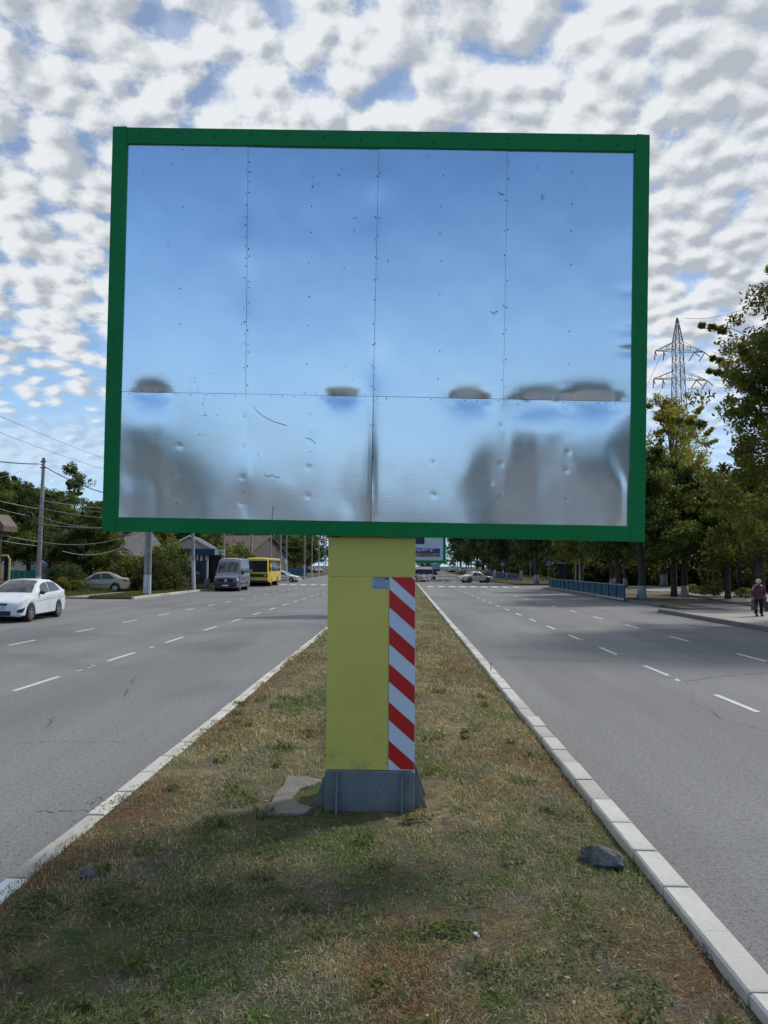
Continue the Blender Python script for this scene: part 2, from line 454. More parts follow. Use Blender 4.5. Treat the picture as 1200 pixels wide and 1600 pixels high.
# loose crumbs of worn marking between the dashes
mb = MB(); rr = random.Random(5)
for y in [9.6, 10.4, 14.2, 14.9, 18.4, 21.9]:
    for j in range(2):
        a = rr.uniform(.03, .06); x = 5.0 + rr.uniform(-.05, .05); yy = y + rr.uniform(-.2, .2)
        mb.add([(x - a, yy, .004), (x + a, yy - .02, .004), (x + a * .7, yy + a * 3, .004), (x - a * .6, yy + a * 2, .004)], [(0, 1, 2, 3)])
mb.build('marking_crumbs', M_dash, right_road)['kind'] = 'stuff'
mb = MB()
for y in [9.9, 11.1, 14.6, 15.2, 18.9]:
    for j in range(2):
        a = rr.uniform(.03, .06); x = -6.15 + rr.uniform(-.05, .05); yy = y + rr.uniform(-.2, .2)
        mb.add([(x - a, yy, .004), (x + a, yy - .02, .004), (x + a * .7, yy + a * 3, .004), (x - a * .6, yy + a * 2, .004)], [(0, 1, 2, 3)])
mb.build('marking_crumbs', M_dash, left_road)['kind'] = 'stuff'

def crack(road, pts, w=.012):
    rr = random.Random(str(pts)); V = []; P_ = []
    for a, b in zip(pts[:-1], pts[1:]):
        for i in range(14):
            t_ = i / 14; P_.append((a[0] + (b[0] - a[0]) * t_ + rr.uniform(-.035, .035), a[1] + (b[1] - a[1]) * t_ + rr.uniform(-.035, .035)))
    for x, y in P_:
        k = w * rr.uniform(.3, 1.3); V += [(x - k * .4, y - k, .003), (x + k * .4, y + k, .003)]
    o = MB().add(V, [(2 * i, 2 * i + 2, 2 * i + 3, 2 * i + 1) for i in range(len(P_) - 1)]).build('crack', M_crack, road); return o
M_crack = mat('crack_dark', (.095, .095, .095), .9)
def gp(*q): return [(G(*a).x, G(*a).y) for a in q]
crack(left_road, gp((60, 1269), (120, 1267), (228, 1268)), .006)
crack(left_road, gp((20, 1162), (90, 1158), (210, 1160)), .004)
crack(left_road, gp((70, 1137), (84, 1120)), .02)
crack(right_road, gp((1075, 1095), (1140, 1128), (1215, 1145)), .006)

# --- median island
XL, XR = -2.20, 1.55              # inner edges of the kerbs
Y_END = 86.0
def med_z(x, y):
    x = np.asarray(x, float); y = np.asarray(y, float)
    u = np.clip((x - XL) / (XR - XL), 0, 1)
    e = 0.145 - 0.085 * np.clip((u - 0.80) / 0.20, 0, 1) ** 1.0 * (0.6 + 0.4 * fbm(y * .7, y * 0 + 2.))
    e = e + 0.05 * (fbm(x * 0.9 + 3, y * 0.9, 3) - 0.5) * np.clip(4 * u, 0.2, 1) * np.clip(5 * (1 - u), 0, 1)
    e = e + 0.02 * (fbm(x * 6, y * 6, 3) - .5)
    return e
def patch_color(x, y):
    """colour of the turf at a place: bleached straw, rusty brown, olive and green patches (linear)"""
    a = fbm(x * 0.9 + 11, y * 0.55 + 3, 4); b = fbm(x * 1.7 + 40, y * 1.3 + 9, 4); c = fbm(x * 5 + 7, y * 4 + 1, 3)
    straw = np.array([.330, .265, .150]); rust = np.array([.190, .115, .062]); olive = np.array([.150, .150, .078])
    green = np.array([.085, .135, .040]); grey = np.array([.200, .185, .140])
    col = np.tile(olive, (len(x), 1))
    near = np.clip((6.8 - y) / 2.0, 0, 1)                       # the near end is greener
    def mixin(w, k):
        nonlocal col
        w = np.clip(w, 0, 1)[:, None]; col = col * (1 - w) + k * w
    brown = np.array([.30, .22, .13]); mixin(np.clip((y - 5.6) / 5, 0, .75) * (.5 + fbm(x * 2 + 90, y * 2, 3)), brown)
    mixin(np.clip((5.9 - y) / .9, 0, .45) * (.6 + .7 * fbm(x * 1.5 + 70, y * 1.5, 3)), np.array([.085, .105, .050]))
    mixin((b - .40) * 7 * (1 - .55 * near), straw)
    mixin((a - .50) * 8, rust)
    mixin((.44 - a) * 9, green)
    mixin((c - .58) * 6, grey)
    mixin((.36 - c) * 7 * (.4 + .6 * near), green)
    return col * 1.75
nx, ny = 60, 420
ys = np.concatenate([np.linspace(1.2, 14, 260), np.geomspace(14.1, Y_END - 2, 160)])
xs = np.linspace(XL, XR, nx)
XX, YY = np.meshgrid(xs, ys)
Z = med_z(XX.ravel(), YY.ravel())
V = np.stack([XX.ravel(), YY.ravel(), Z], 1)
idx = np.arange(len(ys) * nx).reshape(len(ys), nx)
F = np.stack([idx[:-1, :-1], idx[:-1, 1:], idx[1:, 1:], idx[1:, :-1]], -1).reshape(-1, 4)
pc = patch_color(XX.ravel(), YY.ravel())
pc = pc * (0.40 + 0.30 * fbm(XX.ravel() * 9, YY.ravel() * 9, 3))[:, None]
def soil_mat():
    m = bpy.data.materials.new('turf_soil'); m.use_nodes = True; t = NT(m.node_tree)
    b = t.n['Principled BSDF']; a = t.new('ShaderNodeAttribute'); a.attribute_name = 'tint'
    v = t.new('ShaderNodeTexCoord').outputs['Object']; f = t.noise(v, 60, 8, 0.75); f2 = t.noise(v, 11, 6, 0.7)
    c = t.mix(t.smooth(f2, 0.45, 0.62), a.outputs['Color'], (0.16, 0.13, 0.10))
    c = t.mix(t.smooth(f, 0.38, 0.62), t.mix(0.5, c, (0.015, 0.013, 0.010)), c)
    t.link(c, b.inputs['Base Color']); b.inputs['Roughness'].default_value = 1; b.inputs['Specular IOR Level'].default_value = 0.05
    bp = t.new('ShaderNodeBump'); bp.inputs['Strength'].default_value = 1.0; bp.inputs['Distance'].default_value = 0.02
    t.link(f, bp.inputs['Height']); t.link(bp.outputs[0], b.inputs['Normal'])
    return m
M_soil = soil_mat()
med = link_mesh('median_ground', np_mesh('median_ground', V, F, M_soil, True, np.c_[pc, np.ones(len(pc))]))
med['kind'] = 'structure'
# median behind the viewer and nose
strip('median_behind', (XL, XR), [-60, 1.2], 0.13, M_ground)
nose = MB(); pts = []
for k in range(13):
    a = math.pi * k / 12; pts.append(((XL + XR) / 2 + (XR - XL) / 2 * math.cos(a), Y_END - 2 + 1.9 * math.sin(a)))
nose.prism(pts, 'z', -.02, .14).build('median_nose', M_ground)['kind'] = 'structure'

# --- kerbs: stones one by one near the viewer, joined beyond
def kerb_line(name, x0, x1, ya, yb, pitch, material, single_to, zt=0.15, whites=()):
    root = bpy.data.objects.new(name, None); COL.objects.link(root); root['kind'] = 'structure'
    rr = random.Random(name)
    w = x1 - x0; me = []
    for s in range(4):
        h = .26; g_ = .004 + .002 * s
        mb = MB(); c = .012
        poly = [(0, -h), (w, -h), (w, -c), (w - c, 0), (c, 0), (0, -c)]
        V0 = [(p[0], g_, p[1]) for p in poly]; V1 = [(p[0] + rr.uniform(-.002, .002), pitch - g_, p[1]) for p in poly]
        V0 = [(p[0], p[1] , p[2] - (.004 if p[2] > -.1 else 0)) for p in V0]
        Vm0 = [(p[0], g_ + .015, q[1]) for p, q in zip(V0, poly)]; Vm1 = [(p[0], pitch - g_ - .015, q[1]) for p, q in zip(V1, poly)]
        V1 = [(p[0], p[1], p[2] - (.004 if p[2] > -.1 else 0)) for p in V1]
        mb.loft([V0, Vm0, Vm1, V1]); me.append(mb.mesh('kerb_stone', material if material != M_kerb or s < 2 else (M_kerb2 if s == 2 else M_kerb3)))
    white = me[0].copy(); white.materials[0] = M_kerb_white
    y = ya; far = MB()
    while y < yb - pitch * .5:
        if y < single_to:
            m_ = white if any(a <= y < b for a, b in whites) else me[rr.randrange(4)]
            o = link_mesh('kerb_stone', m_, root); o.location = (x0 + rr.uniform(-.006, .006), y, zt + rr.uniform(-.006, .006))
            o.rotation_euler = (rr.uniform(-.006, .006), 0, rr.uniform(-.008, .008))
            y += pitch
        else:
            L = pitch
            far.box((x0 + w / 2 + rr.uniform(-.006, .006), y + L / 2, gzf(y) + zt - .1 + rr.uniform(-.006, .006)), (w, L - .02, .2)); y += L
    if far.v:
        far.build('kerb_run', material, root)['kind'] = 'stuff'
    return root
kerb_line('right_kerb', XR - .02, XR + .145, 0.72, Y_END - 2, 0.568, M_kerb, 40)
kerb_line('left_kerb', XL - .14, XL + .0, 0.50, Y_END - 2, 0.59, M_kerb, 40, zt=0.155, whites=((2.0, 4.1),))
# rounded nose kerb
mb = MB(); n = 14; cxm = (XL + XR) / 2
for k in range(n):
    a0, a1 = math.pi * k / n, math.pi * (k + .94) / n
    V = []
    for a in (a0, a1):
        for r in ((XR - XL) / 2 - .02, (XR - XL) / 2 + .14):
            for z in (-.05, .15): V.append((cxm + r * math.cos(a), Y_END - 2 + r * math.sin(a), z))
    mb.add(V, [(1, 3, 7, 5), (2, 6, 7, 3), (0, 1, 5, 4), (0, 2, 3, 1), (4, 5, 7, 6)])
mb.build('nose_kerb', M_kerb)['kind'] = 'structure'

# right pavement, kerbs of both outer sides
strip('right_pavement', (11.95, 21.3), [-60, 0, 20, 36.0], 0.13, M_pave, skirt=.2)
strip('right_verge', (13.7, 21.3), [36.02, 50, 75.0], 0.11, mat('dirt_verge', (0.13, 0.105, 0.075), 0.95, var=0.3, vscale=1.2, bump=0.8, bscale=18, dirt=((0.06, 0.075, 0.025), 1.6, 0.55)), skirt=.2)
strip('verge_path', (15.4, 21.3), [36.02, 42.5], 0.118, M_pave)
strip('park_ground', (29.7, 120), [10, 40, 75.5], 0.08, mat('park_grass', (.045, .06, .02), .95, var=.3, vscale=.8, bump=.6, bscale=12))
kerb_line('right_outer_kerb', 11.78, 11.95, -4, 35.6, 1.0, M_kerb_dark, 40)
kerb_line('right_verge_kerb', 13.52, 13.69, 41.0, 75.0, 1.0, M_kerb_dark, 76)
kerb_line('left_outer_kerb', -16.0, -15.82, 45.2, 92, 1.0, M_kerb, 75)
strip('left_verge', (-18.6, -16.01), [45.2, 60, 80, 92], 0.11, M_ground, skirt=.15)
strip('left_footpath', (-20.0, -18.61), [45.2, 70, 92], 0.11, M_pave, skirt=.15)
strip('left_yard_ground', (-70, -20.01), [45.2, 70, 92], 0.09, M_ground, skirt=.15)
# second island beyond the junction
strip('far_median', (-2.4, 3.2), [107, 120, 150, 200, 300], 0.15, M_ground, skirt=.2)
strip('far_right_verge', (13.2, 60), [91, 105, 120, 150, 200, 300], 0.10, M_ground, skirt=.2)
strip('far_left_verge', (-60, -16.2), [99, 120, 150, 200, 300], 0.10, M_ground, skirt=.2)

# ------------------------------------------------------------------ grass blades
def grass():
    rs = np.random.RandomState(11)
    P = []
    for y0, y1, dens in ((2.3, 4.2, 9500), (4.2, 6.5, 7000), (6.5, 10, 3800), (10, 16, 1700), (16, 30, 520), (30, 60, 160)):
        n = int((XR - XL) * (y1 - y0) * dens)
        P.append(np.stack([rs.uniform(XL - .06, XR - .03, n), rs.uniform(y0, y1, n)], 1))
    P = np.concatenate(P); x, y = P[:, 0], P[:, 1]
    dn = fbm(x * 1.3 + 50, y * 1.1 + 20, 4); fine = fbm(x * 7, y * 7 + 5, 2)
    keep = rs.rand(len(x)) < np.clip((dn - .27) * 3.2 + (fine - .5) * 1.3, .12, 1)
    # bare soil round the footing
    keep &= ~((np.abs(x + .12) < .5) & (y > 5.62) & (y < 6.9))
    keep &= ~((x > -1.12) & (x < -.72 + (y - 5.7) * .25) & (y > 5.62) & (y < 6.75) & (rs.rand(len(x)) < .75))
    x, y = x[keep], y[keep]; n = len(x)
    z = med_z(x, y)
    far = np.clip((y - 4) / 16, 0, 1)
    h = (0.016 + 0.026 * rs.rand(n) ** 1.6) * (0.75 + 0.9 * np.clip(fbm(x * 1.6, y * 1.6 + 8, 3) - .3, 0, 1)) * (1 + far * 1.1)
    w = (0.0028 + 0.0022 * rs.rand(n)) * (1 + far * 3.5)
    az = rs.uniform(0, 2 * np.pi, n); lean = rs.uniform(.2, 1.5, n) * h
    flat = rs.rand(n) < .38; lean = np.where(flat, h * rs.uniform(1.6, 3.0, n), lean); h = np.where(flat, h * .22, h)
    tx, ty = np.cos(az), np.sin(az); a2 = az + np.pi / 2 + rs.uniform(-.5, .5, n)
    px, py = np.cos(a2) * w / 2, np.sin(a2) * w / 2
    b0 = np.stack([x - px, y - py, z - .004], 1); b1 = np.stack([x + px, y + py, z - .004], 1)
    m0 = np.stack([x + tx * lean * .4 - px * .8, y + ty * lean * .4 - py * .8, z + h * .6], 1)
    m1 = np.stack([x + tx * lean * .4 + px * .8, y + ty * lean * .4 + py * .8, z + h * .6], 1)
    tp = np.stack([x + tx * lean, y + ty * lean, z + h * rs.uniform(.75, 1.05, n)], 1)
    V = np.stack([b0, b1, m1, m0, tp], 1).reshape(-1, 3)
    i = np.arange(n)[:, None] * 5
    F = np.concatenate([i + [0, 1, 2], i + [0, 2, 3], i + [3, 2, 4]])
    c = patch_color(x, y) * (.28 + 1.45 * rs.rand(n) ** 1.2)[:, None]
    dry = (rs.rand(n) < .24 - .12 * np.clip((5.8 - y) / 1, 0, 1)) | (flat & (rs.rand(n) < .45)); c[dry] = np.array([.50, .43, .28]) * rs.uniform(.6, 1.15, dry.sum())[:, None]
    lush = rs.rand(n) < .12; c[lush] = np.array([.10, .19, .05]) * rs.uniform(.6, 1.2, lush.sum())[:, None]
    C = np.repeat(np.c_[np.clip(c, 0, 1), np.ones(n)][:, None], 5, 1).reshape(-1, 4)
    me = np_mesh('grass', V, F, M_leaf, False, C)
    o = link_mesh('grass', me); tag(o, 'short dry grass with green and rusty patches on the median', 'grass', kind='stuff')
    return n
NGRASS = grass()

def scatter_flat(name, label, cat, n, region, size, cols, lift=.012, seed=1, curl=.5, clump=None, parent=None):
    """small leaf shaped faces scattered on the median as one mass"""
    rs = np.random.RandomState(seed)
    if clump is None:
        x = rs.uniform(region[0], region[1], n); y = region[2] + (region[3] - region[2]) * rs.rand(n) ** 1.5
    else:
        c = np.array(clump); k = rs.randint(0, len(c), n)
        r = c[k, 2] * np.sqrt(rs.rand(n)); a = rs.uniform(0, 2 * np.pi, n)
        x = c[k, 0] + r * np.cos(a); y = c[k, 1] + r * np.sin(a)
    z = med_z(x, y) + lift * rs.uniform(.4, 1.6, n)
    s = size * rs.uniform(.5, 1.3, n); a = rs.uniform(0, 2 * np.pi, n)
    dx, dy = np.cos(a), np.sin(a)
    til = rs.uniform(-curl, curl, n)
    def pt(u, v, up): return np.stack([x + (dx * u - dy * v) * s, y + (dy * u + dx * v) * s, z + up * s], 1)
    V = np.stack([pt(-1, 0, 0), pt(-.2, -.42, .12 + til * .3), pt(1, 0, til), pt(-.2, .42, .12 - til * .3)], 1).reshape(-1, 3)
    F = np.arange(n * 4).reshape(n, 4)
    cols = np.array(cols); c = cols[rs.randint(0, len(cols), n)] * rs.uniform(.7, 1.25, n)[:, None]
    C = np.repeat(np.c_[c, np.ones(n)][:, None], 4, 1).reshape(-1, 4)
    o = link_mesh(name, np_mesh(name, V, F, M_leaf, False, C), parent)
    return tag(o, label, cat, kind='stuff')
scatter_flat('fallen_leaves', 'small dry yellow and brown leaves lying in the median grass', 'leaves', 1500, (XL, XR - .03, 2.4, 16), .016,
             [(.34, .26, .12), (.25, .14, .06), (.42, .38, .28), (.2, .12, .07)], seed=4)
gc = [(G(60, 1430, .14), .16), (G(60, 1410, .14), .12), (G(815, 1225, .1), .14), (G(770, 1530, .14), .2), (G(330, 1400, .14), .15), (G(560, 1450, .14), .3),
      (G(700, 1390, .14), .32), (G(860, 1540, .1), .22), (G(330, 1540, .14), .2), (G(190, 1255, .14), .25), (G(470, 1100, .14), .2), (G(440, 1170, .14), .18),
      (G(20, 1470, .14), .15), (G(930, 1480, .1), .18), (G(720, 1470, .1), .12), (G(1000, 1560, .1), .15), (G(170, 1420, .14), .14)]
scatter_flat('tufts', 'longer green grass tufts standing in the median turf', 'grass tufts', 5200, None, .020,
             [(.12, .16, .05), (.20, .18, .08), (.08, .13, .04)], lift=.030, seed=8, curl=2.2, clump=[(random.Random(i).uniform(XL, XR - .1), 2.6 + 9 * random.Random(i + 500).random() ** 1.4, .05 + .07 * random.Random(i + 900).random()) for i in range(110)])
scatter_flat('weeds', 'broad leaved green weeds growing in clumps on the median', 'weeds', 3000, None, .015,
             [(.06, .12, .035), (.09, .14, .045), (.05, .10, .03)], lift=.018, seed=6, curl=.8, clump=[(g_[0].x, g_[0].y, g_[1]) for g_ in gc])

# ------------------------------------------------------------------ stones on the median
def rock(name, label, loc, size, seed, material, rz=0.0):
    rs = np.random.RandomState(seed); import bmesh
    bm = bmesh.new(); bmesh.ops.create_icosphere(bm, subdivisions=4, radius=1)
    dirs = [Vector(rs.normal(size=3)).normalized() for _ in range(16)]; offs = rs.uniform(.62, .92, 16)
    from mathutils import noise as N
    for v in bm.verts:
        p = v.co.copy()
        for d, o_ in zip(dirs, offs):
            k = p.dot(d)
            if k > o_: p -= d * (k - o_)
        p += p.normalized() * (N.noise(p * 3 + Vector((seed, 0, 0))) * .10 + N.noise(p * 7) * .09 + N.noise(p * 19) * .04)
        v.co = Vector((p.x * size[0], p.y * size[1], p.z * size[2]))
    me = bpy.data.meshes.new(name); bm.to_mesh(me); bm.free(); me.materials.append(material)
    me.polygons.foreach_set('use_smooth', [True] * len(me.polygons))
    try: me.set_sharp_from_angle(angle=R(28))
    except Exception: pass
    o = link_mesh(name, me); o.location = loc; o.rotation_euler = (0, 0, rz)
    return tag(o, label, 'stone')
M_stone = mat('dark_stone', (0.13, 0.13, 0.135), 0.9, var=0.55, vscale=9, bump=0.9, bscale=45)
p = G(940, 1357, .08); rock('stone', 'large rough dark grey stone lying near the right kerb', (p.x, p.y, med_z([p.x], [p.y])[0] + .035), (.165, .085, .075), 3, M_stone, R(-28))
p = G(137, 1372, .14); rock('stone', 'small dark stone lying in the grass near the left kerb', (p.x, p.y, med_z([p.x], [p.y])[0] + .02), (.062, .045, .045), 9, M_stone, .3)
M_rub = mat('rubble', (0.22, 0.21, 0.19), 0.9, var=0.3, vscale=12, bump=0.8, bscale=40)
for i, (q, sz, lb) in enumerate([((1104, 1487), (.05, .035, .025), 'grey rubble piece against the right kerb, the farther of the pair'),
                                 ((1118, 1498), (.045, .04, .022), 'grey rubble piece against the right kerb, the nearer of the pair'),
                                 ((745, 1484), (.030, .012, .008), 'tiny white chip lying in the grass below the board')]):
    p = G(*q, .09); rock('stone', lb, (p.x, p.y, med_z([p.x], [p.y])[0] + .012), sz, 20 + i, M_rub if i < 2 else M_white_paint, i)
p = G(767, 1050, .12)
o = MB().tube((0, 0, -.05), (.002, 0, .16), .008, .008).build('iron_peg', M_dark); o.location = p
tag(o, 'thin dark iron peg standing beside the right kerb', 'peg')

# ------------------------------------------------------------------ the billboard
Y_BOT, Y_TOP = 5.97, 5.83
_b0 = at(600, 838, Y_BOT); _b1 = at(600, 206, Y_TOP)
BN = (_b1 - _b0).cross(Vector((1, 0, 0))).normalized()      # normal of the face
if BN.y > 0: BN = -BN                                        # towards the viewer
CAMP = Vector((0, 0, CAM_H))
BX = Vector((1, 0, 0)); BU = (_b1 - _b0); BU = (BU - BX * BU.x).normalized()
def P(px, py, off=0.0):
    d = ray(px, py); k = (_b0 - CAMP).dot(BN) / d.dot(BN)
    return CAMP + d * k + BN * off
bill = empty('billboard', G(580, 1255, .14), 0, 'large roadside billboard with bare metal sheets in a green frame on a yellow post', 'billboard')
BL = Vector(bill.location)
def loc(v): return Vector(v) - BL

def steel_sheet_mat():
    m = bpy.data.materials.new('galvanised_sheet'); m.use_nodes = True; t = NT(m.node_tree)
    b = t.n['Principled BSDF']; v = t.new('ShaderNodeTexCoord').outputs['Object']
    b.inputs['Metallic'].default_value = 0.94
    n = t.noise(v, 1.4, 5, 0.6); gr = t.noise(t.scale(v, (2, 1, 120)), 2.0, 5, 0.6)
    c = t.mix(t.smooth(n, .3, .7), (0.76, 0.84, 0.92), (0.82, 0.89, 0.95))
    mk = t.noise(v, 9, 7, 0.7, 1.2); mk2 = t.noise(v, 1.1, 3, 0.5)
    marks = t.math('MULTIPLY', t.smooth(mk, 0.63, 0.69), t.smooth(mk2, 0.50, 0.58))
    c = t.mix(t.math('MULTIPLY', marks, 0.6), c, (0.16, 0.18, 0.20))
    t.link(c, b.inputs['Base Color'])
    ro = t.math('ADD', t.math('MULTIPLY', gr, 0.06), 0.130); t.link(ro, b.inputs['Roughness'])
    bp = t.new('ShaderNodeBump'); bp.inputs['Strength'].default_value = 0.016; bp.inputs['Distance'].default_value = 0.01
    t.link(gr, bp.inputs['Height']); t.link(bp.outputs[0], b.inputs['Normal'])
    return m
M_sheet = steel_sheet_mat()

def hs(px):           # the horizontal seam
    return 612 + (px - 190) * (627 - 612) / (984 - 190)
PX = 0.00495          # metres per photo pixel on the board
def relief(px, py):
    """how far the sheet stands out of plane (metres); dents, buckles and curled edges"""
    h = np.zeros_like(px)
    s = py - hs(px)                           # below the seam positive (pixels)
    for cx, wl, wr, D, kk in ((235, 34, 32, .0135, 15), (535, 28, 28, .0120, 10), (735, 38, 32, .0140, 15), (845, 40, 34, .013, 15), (925, 44, 46, .0175, 17)):
        dx = px - cx + 10 * (fbm(px / 16. + cx, py / 12., 2) - .5); w = np.where(dx < 0, wl, wr)
        h -= D * np.exp(-np.abs(dx / w) ** 3.0) * np.where(s > 0, 1.15 * np.exp(-(np.abs(s) / (kk * 1.7)) ** 1.5), np.exp(-(np.abs(s) / kk) ** 1.25))
    # wide bulges of the lower sheets: out under the seam and in towards the foot
    def roll(cx, w, y0, y1, D):
        k = np.clip((py - y0) / (y1 - y0), 0, 1)
        return -D * np.exp(-((px - cx) / w) ** 4) * (k * k * (3 - 2 * k))
    low = (s > 0)
    wx = px + 40 * (fbm(px / 80. + 9, py / 70. + 2, 2) - .5); wy = py + 46 * (fbm(px / 42. + 31, py / 200. + 12, 2) - .5)
    def roll2(cx, w, y0, y1, D):
        k = np.clip((wy - y0) / (y1 - y0), 0, 1)
        return -D * np.exp(-np.abs((wx - cx) / w) ** 2.6) * (k * k * (3 - 2 * k))
    h += low * (roll2(225, 36, 652, 745, .013) + roll2(262, 42, 700, 820, .010) + roll2(812, 58, 650, 790, .020) + roll2(890, 60, 700, 840, .017)
                + roll2(986, 22, 630, 800, .014) + roll2(445, 40, 740, 830, .006) + roll2(560, 22, 660, 830, .008))
    h += .0012 * (fbm(px / 38. + 5, py / 60. + 8, 2) - .5)
    # cup of sky held below the right seam
    h += low * (-.006) * np.exp(-((px - 835) / 45) ** 2 - ((py - 640) / 20) ** 2)
    # the vertical seam lifts
    h += .011 * np.exp(-np.abs(px - 582) / 10) * np.clip((py - 560) / 60, 0, 1)
    h += .0030 * np.exp(-np.abs(px - 386) / 18) * np.sin(py / 27. + 1.2 * np.sin(py / 61.))
    h += .0030 * np.exp(-np.abs(px - 588) / 20) * np.sin(py / 33. + 1.5 * np.sin(py / 47.)) * (s < 0)
    h += .0016 * np.exp(-np.abs(px - 790) / 16) * np.sin(py / 38.)
    # right edge pulled in round fixings
    for cy, D in ((515, .003), (548, .0045), (455, .002)):
        h -= D * np.exp(-((px - 985) / 22) ** 2 - ((py - cy) / 7) ** 2)
    h += 0.0050 * (fbm(px / 120. + 3, py / 140., 3) - .5)
    for (cx, cy) in DENTS:
        h -= .0016 * np.exp(-((px - cx) ** 2 + (py - cy) ** 2) / 9.)
    return h
DENTS = [(281, 697), (275, 741), (275, 785), (381, 651), (381, 698), (379, 746), (377, 786), (484, 647), (484, 688), (482, 730), (481, 775),
         (676, 722), (678, 773), (783, 665), (783, 724), (783, 772), (767, 753), (888, 664), (888, 706), (885, 734), (885, 779)]
def panel(x0t, x0b, x1t, x1b, y0, y1, off, n=(60, 84)):
    """y0,y1 functions of px"""
    u = np.linspace(0, 1, n[0]); v = np.linspace(0, 1, n[1]); U, Vv = np.meshgrid(u, v)
    X = (x0t * (1 - Vv) + x0b * Vv) * (1 - U) + (x1t * (1 - Vv) + x1b * Vv) * U
    Yp = y0(X) * (1 - Vv) + y1(X) * Vv
    h = relief(X, Yp) + off
    pts = [tuple(loc(P(a, b, c))) for a, b, c in zip(X.ravel(), Yp.ravel(), h.ravel())]
    i = np.arange(n[0] * n[1]).reshape(n[1], n[0])
    F = np.stack([i[:-1, :-1], i[1:, :-1], i[1:, 1:], i[:-1, 1:]], -1).reshape(-1, 4)
    me = np_mesh('metal_sheet', pts, F, M_sheet, True)
    return link_mesh('metal_sheet', me, bill)
top = lambda X: 221 + (X - 190) * 13 / 800.0
bot = lambda X: 813 + (X - 184) * 14 / 800.0
seam_u = lambda X: hs(X) - .25
seam_l = lambda X: hs(X) + .25
panel(195, 185, 387.8, 383.8, top, seam_u, .0035)
panel(388.2, 384.2, 591.8, 582.8, top, seam_u, .001)
panel(592.2, 583.4, 792.8, 786.2, top, seam_u, .0035)
panel(793.2, 786.6, 996, 992, top, seam_u, .001)
panel(186, 180, 583.0, 579.0, seam_l, bot, .002, (120, 60))
panel(583.8, 579.9, 990, 988, seam_l, bot, .000, (120, 60))

def slab(corners, f, b, name, material, parent=bill, bevel=0.0):
    """corner pixels -> solid from offset b to offset f on the board's plane"""
    A = [loc(P(x, y, f)) for x, y in corners]; B = [loc(P(x, y, f)) - (-BN) * 0 + (-BN) * (f - b) for x, y in corners]
    n = len(corners)
    F = [tuple(range(n - 1, -1, -1)), tuple(range(n, 2 * n))] + [(k, (k + 1) % n, n + (k + 1) % n, n + k) for k in range(n)]
    return MB().add(A + B, F).build(name, material, parent, bevel=bevel)
# dark backing behind the sheets with frame box
slab([(190, 216), (1000, 229), (994, 834), (176, 820)], -.035, -.05, 'backing_board', M_dark)
TLo, TRo, BRo, BLo = (178, 200), (1014, 213), (1006, 847), (161, 830)
TLi, TRi, BRi, BLi = (200, 226), (990, 238), (984, 822), (184, 808)
FF, FB = .022, -.30
slab([(200.6, 201), (993.4, 212.4), (990.4, 238.0), (200, 226)], FF, -.03, 'top_rail', M_green, bevel=.002)
slab([(184, 808), (984, 822), (983, 846.2), (182.4, 830.6)], FF, -.03, 'bottom_rail', M_green, bevel=.002)
slab([TLo, (200, 199.6), (200, 226), (184, 808), (182.0, 830.6), BLo], FF + .003, -.03, 'left_rail', M_green, bevel=.002)
slab([(993.8, 211.6), TRo, BRo, (983.4, 846.6), (984, 822), (990.8, 238)], FF + .003, -.03, 'right_rail', M_green, bevel=.002)
# side casing behind the rails
slab([(180, 203), (184.6, 203.1), (167.6, 827), (163, 827)], -.031, FB, 'side_casing', M_green)
slab([(1007.5, 216), (1012, 216), (1004, 844), (999.5, 844)], -.031, FB, 'side_casing', M_green)
slab([(185, 203), (1007, 215.8), (1007, 219), (185, 206.4)], -.031, FB, 'top_casing', M_dark)
slab([(168.4, 823), (999, 839), (999, 843), (168.4, 827)], -.031, FB, 'bottom_casing', mat('grey_steel', (0.16, 0.17, 0.18), 0.5, var=.2))
# rivets: hardly bigger than a pixel, joined
rv = MB(); rr = random.Random(2)
def rivet(px, py, r=.0050, off=.0062):
    if rr.random() < .15: return
    r *= rr.uniform(.8, 1.15); px += rr.uniform(-.8, .8)
    c = loc(P(px, py, off + float(relief(np.array([float(px)]), np.array([float(py)]))[0])))
    q = BN.to_track_quat('Z', 'Y'); V = [c + q @ Vector((math.cos(a) * r, math.sin(a) * r, .0)) for a in [k * math.pi / 3 for k in range(6)]]
    V2 = [c + q @ Vector((math.cos(a) * r * .6, math.sin(a) * r * .6, .003)) for a in [k * math.pi / 3 for k in range(6)]]
    rv.add(V + V2, [(k, (k + 1) % 6, 6 + (k + 1) % 6, 6 + k) for k in range(6)] + [tuple(range(6, 12))])
for y in np.linspace(250, 605, 22):
    k = (y - 228) / 385.
    rivet(387.6 - 4 * k - 2.5 + rr.uniform(-.6, .6), y + rr.uniform(-4, 4)); 
    if rr.random() < .7: rivet(388.6 - 4 * k + 2.0, y + rr.uniform(-5, 5))
for y in np.linspace(272, 605, 11):
    k = (y - 233) / 382.
    rivet(592 - 9 * k + 2.5, y + rr.uniform(-4, 4)); rivet(592 - 9 * k - 2.2, y + rr.uniform(-4, 4))
for y in np.linspace(275, 600, 9):
    k = (y - 238) / 380.
    rivet(793 - 7 * k - 2.4, y + rr.uniform(-6, 6)); rivet(793 - 7 * k + 2.8, y + rr.uniform(-6, 6))
for y in (292, 322, 363, 412, 463, 509, 541, 569): rivet(488 - (y - 290) * .03 + rr.uniform(-1, 1), y)
for y in (275, 288, 323, 363, 408, 460, 504, 549, 592): rivet(691 - (y - 275) * .02 + rr.uniform(-1.5, 1.5), y)
for y in (268, 319, 361, 413, 466, 518, 569): rivet(894 - (y - 268) * .018, y)
